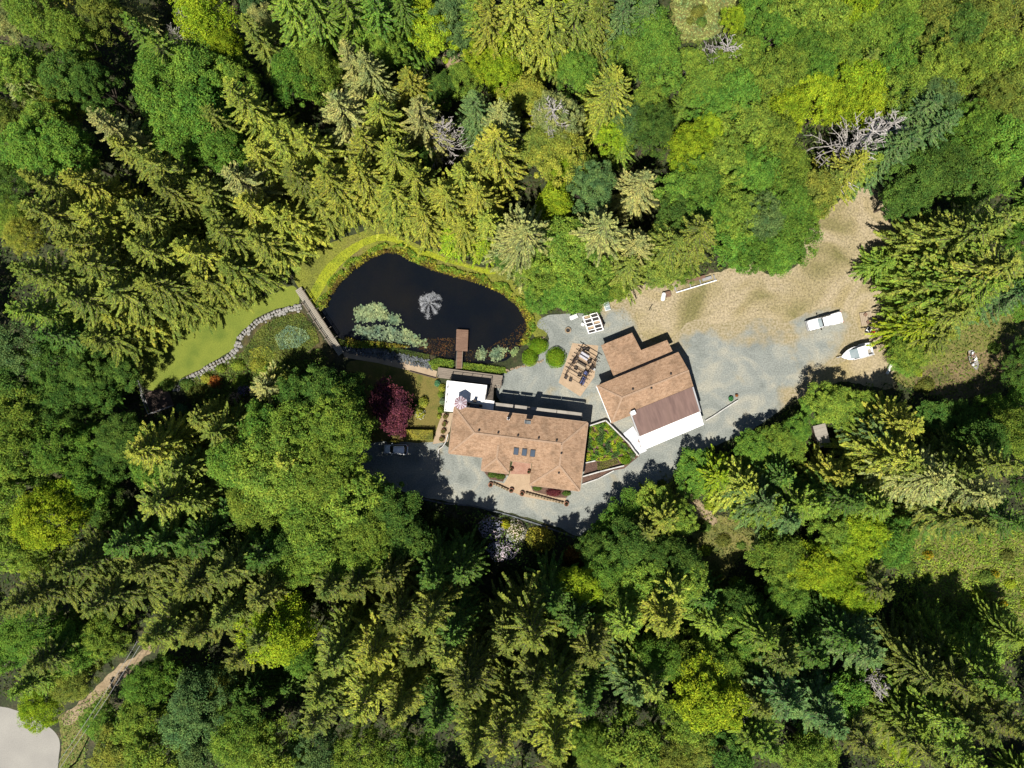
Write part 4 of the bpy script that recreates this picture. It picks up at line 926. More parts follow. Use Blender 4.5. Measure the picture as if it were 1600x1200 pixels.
MB().box((2.45, -.82, 1.205), (.3, .12, .02)).build('cover_latch', M_black, pk)
wheels(pk, (-1.85, 1.9), .86, .4)
# boat on its trailer, bow to the south-west
c = W(1338, 551, 1.0); ra = math.atan2(14, 50)
tr = thing('boat_trailer', (c.x, c.y, .006), ra, 'galvanised boat trailer under the white motor boat', 'trailer')
for s in (-1, 1):
    MB().bar((-2.2, s * .3, .5), (3.0, s * .78, .5), .12, .14).build('side_rail', M_grey, tr)
    MB().box((1.6, s * 1.08, .72), (1.7, .26, .08)).build('fender', M_white, tr)
for x in (-1, .6, 2.4): MB().box((x, 0, .48), (.1, 1.1 + x * .18, .1)).build('cross_member', M_grey, tr)
MB().bar((-3.2, 0, .48), (-1.0, 0, .5), .12).build('tongue', M_grey, tr)
MB().box((-2.7, 0, .24), (.1, .1, .47)).build('jack', M_iron, tr)
wheels(tr, (1.3, 2.0), 1.05, .3)
bt = thing('motor_boat', (c.x, c.y, .58), ra, 'white motor boat with windscreen and side rail sitting on a trailer', 'boat')
def hullsec(x, w, zk, zs, n=5):
    pts = []
    for k in range(2 * n + 1):
        t = (k - n) / n; pts.append(Vector((x, w * math.copysign(abs(t) ** .6, t), zk + (zs - zk) * abs(t) ** 1.8)))
    return pts
secs = [(-2.85, .03, .85, 1.0), (-2.4, .42, .5, .98), (-1.7, .82, .2, .95), (-.8, 1.06, .08, .92), (.4, 1.14, .03, .9), (1.6, 1.14, .02, .88), (2.6, 1.08, .03, .86)]
rings = [hullsec(*s) for s in secs]; n = len(rings[0]); mb = MB()
mb.add([v for r in rings for v in r], [(i * n + k, i * n + k + 1, (i + 1) * n + k + 1, (i + 1) * n + k) for i in range(len(rings) - 1) for k in range(n - 1)] + [tuple((len(rings) - 1) * n + k for k in range(n))])
mb.build('hull', M_carwhite, bt, smooth=True)
dk_ = [(s[0], s[1] - .02, s[3] - .02) for s in secs[:4]]
MB().prism([(x, -w) for x, w, z in dk_] + [(x, w) for x, w, z in reversed(dk_)], .86, .93).build('foredeck', M_carwhite, bt)
MB().prism([(-.8, -.95), (2.5, -.95), (2.5, .95), (-.8, .95)], .28, .34).build('cockpit_floor', M_galv, bt)
for s in (-1, 1):
    MB().prism([(-.8, s * 1.06), (.4, s * 1.13), (1.6, s * 1.13), (2.6, s * 1.07), (2.6, s * .9), (-.8, s * .9)], .84, .93).build('gunwale', M_carwhite, bt)
    MB().bar((-1.2, s * 1.02, 1.22), (2.4, s * 1.08, 1.15), .04).build('grab_rail', M_iron if s < 0 else M_grey, bt)
    for x in (-1.1, .2, 1.3, 2.3): MB().bar((x, s * 1.04, .9), (x, s * 1.04, 1.2), .03).build('stanchion', M_grey, bt)
MB().prism([(-.3, -.85), (1.2, -.88), (1.2, .88), (-.3, .85)], 1.75, 1.83).build('hardtop', M_carwhite, bt, bevel=.03)
MB().add([Vector(v) for v in ((-1.35, -.72, .93), (-1.35, .72, .93), (-.3, .8, 1.76), (-.3, -.8, 1.76), (-1.3, -.72, .93), (-1.3, .72, .93), (-.25, .8, 1.76), (-.25, -.8, 1.76))], [(0, 1, 2, 3), (7, 6, 5, 4), (0, 4, 5, 1), (1, 5, 6, 2), (2, 6, 7, 3), (3, 7, 4, 0)]).build('windscreen', M_wind, bt)
for s in (-1, 1):
    for x in (-.2, 1.1): MB().bar((x, s * .84, .9), (x, s * .82, 1.76), .06).build('top_post', M_grey, bt)
MB().box((1.9, .35, .6), (.5, .6, .5)).build('seat', M_white, bt); MB().box((.2, 0, .7), (.4, 1.2, .7)).build('console', M_white, bt)
ob = MB().box((2.95, 0, 1.0), (.5, .45, .6), taper=.8).build('outboard', M_black, bt, bevel=.06); MB().box((2.95, 0, .4), (.16, .14, .8)).build('outboard_leg', M_black, ob)
# derelict dinghy full of junk in the side clearing
c = W(1520, 563, .3); t = thing('derelict_dinghy', (c.x, c.y, .01), R(-72), 'derelict pale dinghy filled with scrap in the side clearing', 'dinghy')
rings = [hullsec(*s) for s in ((-1.7, .35, .1, .5), (-1.2, .6, .02, .5), (0, .72, 0, .5), (1.0, .6, .03, .55), (1.7, .1, .3, .62))]; n = len(rings[0])
MB().add([v for r in rings for v in r], [(i * n + k, i * n + k + 1, (i + 1) * n + k + 1, (i + 1) * n + k) for i in range(4) for k in range(n - 1)]).build('hull', M_rock, t)
for i in range(16): MB().box((random.uniform(-1.4, .9), random.uniform(-.45, .45), .45 + random.uniform(-.05, .12)), (random.uniform(.2, .6), random.uniform(.1, .3), .12), rz=random.random() * 3).build('scrap', random.choice([M_white, M_dockwood, M_grey, M_cloth_tan]), t)
# fountain
fw = W(672, 473, -.4); ft = thing('pond_fountain', (fw.x, fw.y, -.42), 0, 'pond fountain throwing lobes of white spray in the dark water', 'fountain')
MB().lathe([(.3, -.05), (.32, .05), (.12, .1), (.08, .3), (.02, .32)], 14).build('float', M_black, ft)
for k, (a, ln, wd) in enumerate(((90, 1.6, .55), (62, 1.9, .6), (28, 2.1, .62), (125, 1.5, .5), (155, 1.9, .6), (190, 1.7, .55), (225, 2.0, .5), (262, 2.7, .5), (300, 2.2, .45), (338, 1.9, .5))):
    mb = MB(); ca, sa = math.cos(R(a)), math.sin(R(a))
    for i in range(520):
        t = random.random() ** .55; sp = random.gauss(0, wd * .5 * t)
        r_ = ln * t * random.uniform(.85, 1.08); z = 2.6 * t * (1 - t) * 2.0 * random.uniform(.7, 1.05) + .06
        s_ = random.uniform(.012, .036) * (1.4 if t > .8 else 1)
        x, y = ca * r_ - sa * sp, sa * r_ + ca * sp
        mb.add([(x - s_, y, z), (x, y - s_, z), (x + s_, y, z), (x, y + s_, z), (x, y, z + s_ * 1.3), (x, y, z - s_ * 1.3)], [(0, 1, 4), (1, 2, 4), (2, 3, 4), (3, 0, 4), (1, 0, 5), (2, 1, 5), (3, 2, 5), (0, 3, 5)])
    tag(mb.build('spray_jet', M_spray, ft), kind='stuff')
# overhead wires in the lower woods
pa, pb = W(262, 975, 0), W(120, 1190, 0)
for k, (p, l) in enumerate(((pa, 'wooden utility pole hidden in the trees beside the forest track'), (pb, 'wooden utility pole hidden in the trees near the road'))):
    t = thing('utility_pole', p, math.atan2(pb.y - pa.y, pb.x - pa.x) + 1.57, l, 'pole')
    MB().lathe([(.16, -.6), (.11, 9.2)], 8).build('shaft', M_bark, t); MB().box((0, 0, 8.8), (1.4, .12, .12)).build('crossarm', M_darkwood, t)
nn = (pb - pa).normalized(); nn = Vector((-nn.y, nn.x, 0))
for s in (-.55, .15):
    mbw = MB().tube([pa.lerp(pb, i / 14) + nn * s + Vector((0, 0, 8.9 - 1.2 * 4 * (i / 14) * (1 - i / 14))) for i in range(15)], .03, 5)
    tag(mbw.build('overhead_wire', M_wire), 'thin grey overhead wire crossing the woods near the forest track', 'wire', 'overhead wires by the track')

# ------------------------------------------------------------------ foliage builders
def conifer_meshes(seed, Ht=24.0, Rb=4.0, dens=1.0, droop=.25, bare=.18, spray=1.0, shape=.8):
    """tapered trunk and a crown of separate whorled branches, each a feathered frond with gaps between"""
    rnd = random.Random(seed)
    tr = MB(); lean = rnd.uniform(-.3, .3)
    pts = [(lean * (t / 8) ** 2, .15 * math.sin(t + seed), Ht * t / 8) for t in range(9)]
    tr.tube([(pts[0][0], pts[0][1], -.5)] + pts[1:], [.34, .30, .26, .22, .18, .14, .10, .06, .02], 7)
    cr = MB(); V = cr.v; Fc = cr.f
    z = Ht * bare
    az = rnd.random() * 6
    while z < Ht - .3:
        t = (z / Ht - bare) / (1 - bare)
        L0 = Rb * (min(1, (t + .06) / .2)) ** .5 * (1 - t) ** shape + .25
        nb = max(4, int(round((5.4 + 2.2 * (1 - t)) * dens)))
        for k in range(nb):
            a = az + 6.2832 * k / nb + rnd.uniform(-.4, .4); L = L0 * rnd.uniform(.62, 1.25)
            if rnd.random() < .08: L *= .5
            dx, dy = math.cos(a), math.sin(a)
            up0 = .45 * (t - .2); dr = droop * (1.2 - t) * rnd.uniform(.7, 1.3)
            zb = z + rnd.uniform(-.35, .35)
            cx = lean * (z / Ht) ** 2
            bend = rnd.uniform(-.25, .25)
            def P(s):
                return Vector((cx + dx * L * s - dy * L * bend * s * s, dy * L * s + dx * L * bend * s * s, zb + L * (up0 * s - dr * s * s + .12 * s ** 4)))
            if L > 1.0:
                tr.tube([P(0), P(.5), P(.92)], [.03 + .012 * L, .03, .01], 3, caps=False)
            m = max(6, int(L * 9.5))
            for j in range(m):
                s = .08 + .92 * (j + rnd.random() * .5) / m
                p = P(s); q = P(min(1.02, s + .05)); fw = (q - p).normalized(); side = Vector((-fw.y, fw.x, 0)).normalized()
                wd = (.125 * L ** .8 * (1 - s) ** .5 * min(1, .35 + s * 2.2) + .11) * spray
                for sg in (-1, 1):
                    dv = (fw * rnd.uniform(.7, 1.2) + side * sg * rnd.uniform(.7, 1.0) + Vector((0, 0, rnd.uniform(-.38, .1)))).normalized()
                    ln = wd * rnd.uniform(.7, 1.35); w_ = .028 + .03 * rnd.random() + .018 * ln
                    e = p + dv * ln; nrm = Vector((rnd.uniform(-.45, .45), rnd.uniform(-.45, .45), 1)); wv = dv.cross(nrm).normalized() * w_
                    b = len(V); V += [tuple(p - wv * .8), tuple(p.lerp(e, .55) - wv * 1.25), tuple(e), tuple(p.lerp(e, .55) + wv * 1.25)]; Fc.append((b, b + 1, b + 2, b + 3))
            e = P(1.0); p = P(.86); wv = Vector((-dy, dx, 0)) * .1
            b = len(V); V += [tuple(p - wv), tuple(e), tuple(p + wv)]; Fc.append((b, b + 1, b + 2))
        az += 1.3; z += (.36 + .34 * (1 - t)) / dens ** .5
    for k in range(10):
        a = k * 2.4; p = Vector((lean, 0, Ht - .9 + .09 * k)); e = p + Vector((math.cos(a) * .3, math.sin(a) * .3, .18)); wv = Vector((-math.sin(a), math.cos(a), .3)) * .06
        b = len(V); V += [tuple(p - wv), tuple(p + wv), tuple(e)]; Fc.append((b, b + 1, b + 2))
    return tr.mesh('trunk', M_bark), cr.mesh('crown', M_needle)
def limbs(mb, rnd, base, top, spread, n, r0):
    tips = []
    for k in range(n):
        a = 6.2832 * k / n + rnd.uniform(-.4, .4); s = spread * rnd.uniform(.55, .95); zt = top * rnd.uniform(.72, .97)
        p0 = Vector((0, 0, base * rnd.uniform(.8, 1.25))); p2 = Vector((math.cos(a) * s, math.sin(a) * s, zt)); p1 = p0.lerp(p2, .5) + Vector((math.cos(a), math.sin(a), -.4)) * s * .1
        mb.tube([p0, p1, p2], [r0 * .5, r0 * .3, r0 * .08], 5, caps=False); tips.append(p2)
    return tips
def broadleaf_meshes(seed, Ht=16.0, Rc=5.0, clumps=95, per=105, leaf_s=.27, flat=.75, base=.3, lumps=7):
    """trunk and limbs under a lumpy crown of leaf clumps"""
    rnd = random.Random(seed); st = random.getstate(); random.seed(seed)
    tr = MB(); tr.tube([(0, 0, -.5), (.1, 0, Ht * base), (0, .15, Ht * .6), (.1, .1, Ht * .86)], [Rc * .07, Rc * .055, Rc * .035, .04], 8)
    limbs(tr, rnd, Ht * base, Ht, Rc, 9, Rc * .07)
    cr = MB()
    ch = Ht * (1 - base) / 2; cz = Ht * base + ch
    big = [(Vector((rnd.gauss(0, 1), rnd.gauss(0, 1), rnd.gauss(0, .8) + .35)).normalized(), rnd.uniform(.12, .42)) for _ in range(lumps)]
    i = 0
    while i < clumps:
        d = Vector((rnd.gauss(0, 1), rnd.gauss(0, 1), rnd.gauss(0, 1) + .55)).normalized()
        if d.z < -.35: continue
        rr = .74 + sum(w * max(0, d.dot(b)) ** 6 for b, w in big) + rnd.uniform(-.16, .12)
        dep = 1 if rnd.random() < .8 else rnd.uniform(.45, .8)
        c = Vector((d.x * Rc * rr * dep, d.y * Rc * rr * dep, cz + d.z * ch * (.72 + .28 * rr) * dep)); i += 1
        cs = rnd.choice((.4, .55, .75, 1.0, 1.3)) * rnd.uniform(.85, 1.1)
        for k in range(per):
            e = (Vector((rnd.gauss(0, 1), rnd.gauss(0, 1), rnd.gauss(0, 1))).normalized() + d * .35 + Vector((0, 0, .45))).normalized()
            p = c + Vector((e.x * cs, e.y * cs, e.z * cs * flat)) * rnd.uniform(.5, 1.0) ** .8 * rnd.choice((1, 1, 1, 1.25))
            leaf(cr, p, (e * .5 + Vector((0, 0, .8))).normalized(), leaf_s * rnd.uniform(.6, 1.15), .85, tilt=.55)
    random.setstate(st)
    return tr.mesh('trunk', M_bark), cr.mesh('crown', M_leaf)
def dead_meshes(seed, Ht=14.0, Rb=3.0):
    rnd = random.Random(seed); tr = MB(); cr = MB()
    tr.tube([(0, 0, -.5), (.1, .1, Ht * .5), (.3, 0, Ht)], [.26, .16, .03], 7)
    for k in range(46):
        z = Ht * rnd.uniform(.3, .98); a = rnd.random() * 6.28; L = Rb * (1.15 - z / Ht) * rnd.uniform(.6, 1.3) + .5
        p0 = Vector((.2 * z / Ht, 0, z)); p1 = p0 + Vector((math.cos(a) * L * .5, math.sin(a) * L * .5, L * .25)); p2 = p0 + Vector((math.cos(a + .2) * L, math.sin(a + .2) * L, L * rnd.uniform(.2, .7)))
        cr.tube([p0, p1, p2], [.06, .042, .018], 4, caps=False)
        for j in range(5):
            s = rnd.uniform(.35, 1); q = p0.lerp(p2, s); b = a + rnd.choice((-1, 1)) * rnd.uniform(.5, 1.1); l = L * .35 * rnd.uniform(.5, 1)
            cr.tube([q, q + Vector((math.cos(b) * l, math.sin(b) * l, l * .35))], [.045, .02], 3, caps=False)
    return tr.mesh('trunk', M_deadwood), cr.mesh('branches', M_deadwood)
CON = [conifer_meshes(i, 24, *a) for i, a in enumerate(((4.0, 1.0, .25, .12, 1.0, .75), (3.8, 1.1, .38, .16, .9, .7), (4.4, .95, .2, .14, 1.1, .85), (3.6, 1.15, .45, .1, 1.0, .65), (4.2, .85, .3, .18, .95, .75), (4.0, 1.0, .34, .12, 1.2, .9), (4.2, 1.25, .5, .1, .8, .7)))]
BRD = [broadleaf_meshes(40 + i, 16, 5, c, p, l) for i, (c, p, l) in enumerate(((200, 105, .18), (170, 110, .21), (240, 95, .15), (190, 105, .17), (160, 105, .23)))]
DEAD = [dead_meshes(70 + i) for i in range(2)]
PAL = {'gold': ((.295, .330, .052), 'golden olive'), 'olive': ((.200, .246, .046), 'olive green'), 'pale': ((.325, .350, .120), 'pale sage'), 'green': ((.125, .235, .036), 'fresh green'),
       'lime': ((.255, .350, .024), 'lime green'), 'deep': ((.088, .165, .032), 'dark green'), 'blue': ((.122, .205, .068), 'blue green'), 'mid': ((.180, .268, .040), 'mid green'), 'olive_shade': ((.150, .185, .040), 'deep olive'), 'dead': ((.3, .3, .3), 'grey')}
def zone(px, py):
    if math.hypot(px - 718, py - 92) < 85: return 'round the bare dirt patch'
    if math.hypot(px - 1100, py - 20) < 120: return 'round the upper field'
    if px < 190 and py > 1040: return 'beside the pale road'
    if 430 < px < 860 and py < 480: return 'beyond the pond'
    if px <= 430 and py < 470: return 'above the boulder edged lawn'
    if 860 <= px < 1300 and py < 480: return 'behind the dry grass yard'
    if px >= 1300 and py < 640: return 'past the pickup and boat'
    if px < 600 and py < 790: return 'west of the hatchback'
    if px < 460: return 'around the forest track'
    if px < 900: return 'below the shaded drive'
    if px < 1180: return 'south of the workshop drive'
    return 'near the small shed' if py < 800 else 'by the lower meadow'
COVER = np.zeros((320, 420), bool)     # which quarter-size picture cells a crown already fills (margin of 10 cells)
def stamp(px, py, r):
    x0, y0, rr = px / 4 + 10, py / 4 + 10, r / 4
    for j in range(max(0, int(y0 - rr)), min(320, int(y0 + rr) + 1)):
        for i in range(max(0, int(x0 - rr)), min(420, int(x0 + rr) + 1)):
            if (i - x0) ** 2 + (j - y0) ** 2 < rr * rr: COVER[j, i] = True
def edge_dist(x, y, P):
    """signed pixel distance outside polygon P and the direction that leads out"""
    best = (1e9, 0, 0)
    for i in range(len(P)):
        ax, ay = P[i]; bx, by = P[(i + 1) % len(P)]
        t = max(0, min(1, ((x - ax) * (bx - ax) + (y - ay) * (by - ay)) / ((bx - ax) ** 2 + (by - ay) ** 2 + 1e-9)))
        dx, dy = x - ax - t * (bx - ax), y - ay - t * (by - ay); d = math.hypot(dx, dy)
        if d < best[0]: best = (d, dx / (d + 1e-9), dy / (d + 1e-9))
    if inpoly(x, y, P): return -best[0], -best[1], -best[2]
    return best
CLEARINGS = [(YARD, .78), ([(1400, 588), (1470, 520), (1500, 485), (1580, 470), (1620, 500), (1570, 600), (1500, 620), (1440, 608)], .5), ([(1268, 655), (1302, 655), (1302, 704), (1268, 704)], .85), ([(1058, -10), (1140, -10), (1120, 48), (1060, 52)], .7),
             ([(0, 1118), (60, 1135), (92, 1160), (88, 1200), (0, 1200)], .6), ([(1068, 758), (1120, 788), (1178, 825), (1182, 862), (1130, 882), (1095, 850), (1080, 810)], .85), ([(1430, 830), (1465, 815), (1500, 860), (1590, 895), (1600, 950), (1520, 945), (1450, 960), (1425, 920)], .7), ([(135, 1085), (205, 1030), (210, 1040), (160, 1090)], .6)]
ALLT = []
trnd = random.Random(99)
def tree(kind, px, py, rpx, h, col, var=None, base=None):
    """kind C: (px,py) is the tip; B: the crown's centre; RPX crown radius in photo pixels, H metres"""
    zc = h if kind in 'CD' else h * .72
    p = base if base is not None else W(px, py, zc); x, y = p.x, p.y
    rm = rpx / F * (CAMH - h * (.55 if kind == 'C' else .7))
    if kind != 'D':
        for P, f in CLEARINGS:      # crowns stop at the edge of the clearings
            for _ in range(4):
                zz = h * (.2 if kind == 'C' else .7); cx, cy = w2p(x, y, zz); d, nx, ny = edge_dist(cx, cy, P); need = rm * F / (CAMH - zz) * f - d
                if need <= 0: break
                x += nx * need * px2w; y -= ny * need * px2w
    bp = w2p(x, y)
    gz = ground_z(x, y)
    if py > 820 and kind == 'C': col = {'gold': 'olive' if px % 3 else 'gold', 'olive': 'olive_shade', 'pale': 'olive'}.get(col, col)  # lower conifers recoloured darker: shade on their visible side painted into the foliage
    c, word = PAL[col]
    if kind == 'C': (tm, cm) = CON[trnd.randrange(7) if var is None else var]; H0, R0 = 24, 3.9; name = 'conifer_tree'
    elif kind == 'B': (tm, cm) = BRD[trnd.randrange(5) if var is None else var]; H0, R0 = 16, 5; name = 'broadleaf_tree'
    else: (tm, cm) = DEAD[trnd.randrange(2)]; H0, R0 = 14, 3; name = 'dead_tree'
    size = {'C': 'tall' if h >= 23 else 'mid-height' if h >= 16 else 'young', 'B': 'large' if rm >= 4.4 else 'medium' if rm >= 2.9 else 'small', 'D': 'bare'}[kind]
    sp = {'C': 'conifer', 'B': 'broadleaf', 'D': 'dead tree'}[kind]
    zn = zone(*bp)
    t = thing(name, (x, y, gz), trnd.random() * 6.28, 'x', 'tree'); ALLT.append((t, size, word, sp, zn))
    rm *= 1.1 if kind == 'C' else 1.07 if kind == 'B' else 1
    t.scale = (rm / R0, rm / R0, h / H0)
    a = link('trunk', tm, t); b = link('crown' if kind != 'D' else 'branches', cm, t)
    k = trnd.uniform(.86, 1.16); hsh = trnd.uniform(.93, 1.07)
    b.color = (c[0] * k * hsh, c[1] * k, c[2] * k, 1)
    if kind == 'C':
        for q, f in ((.2, 1), (.4, .85), (.6, .6), (.8, .35)):
            zz = h * q; stamp(*w2p(x, y, zz), rm * f * F / (CAMH - zz))
    elif kind == 'B': stamp(*w2p(x, y, h * .72), rpx * .95)
    return t

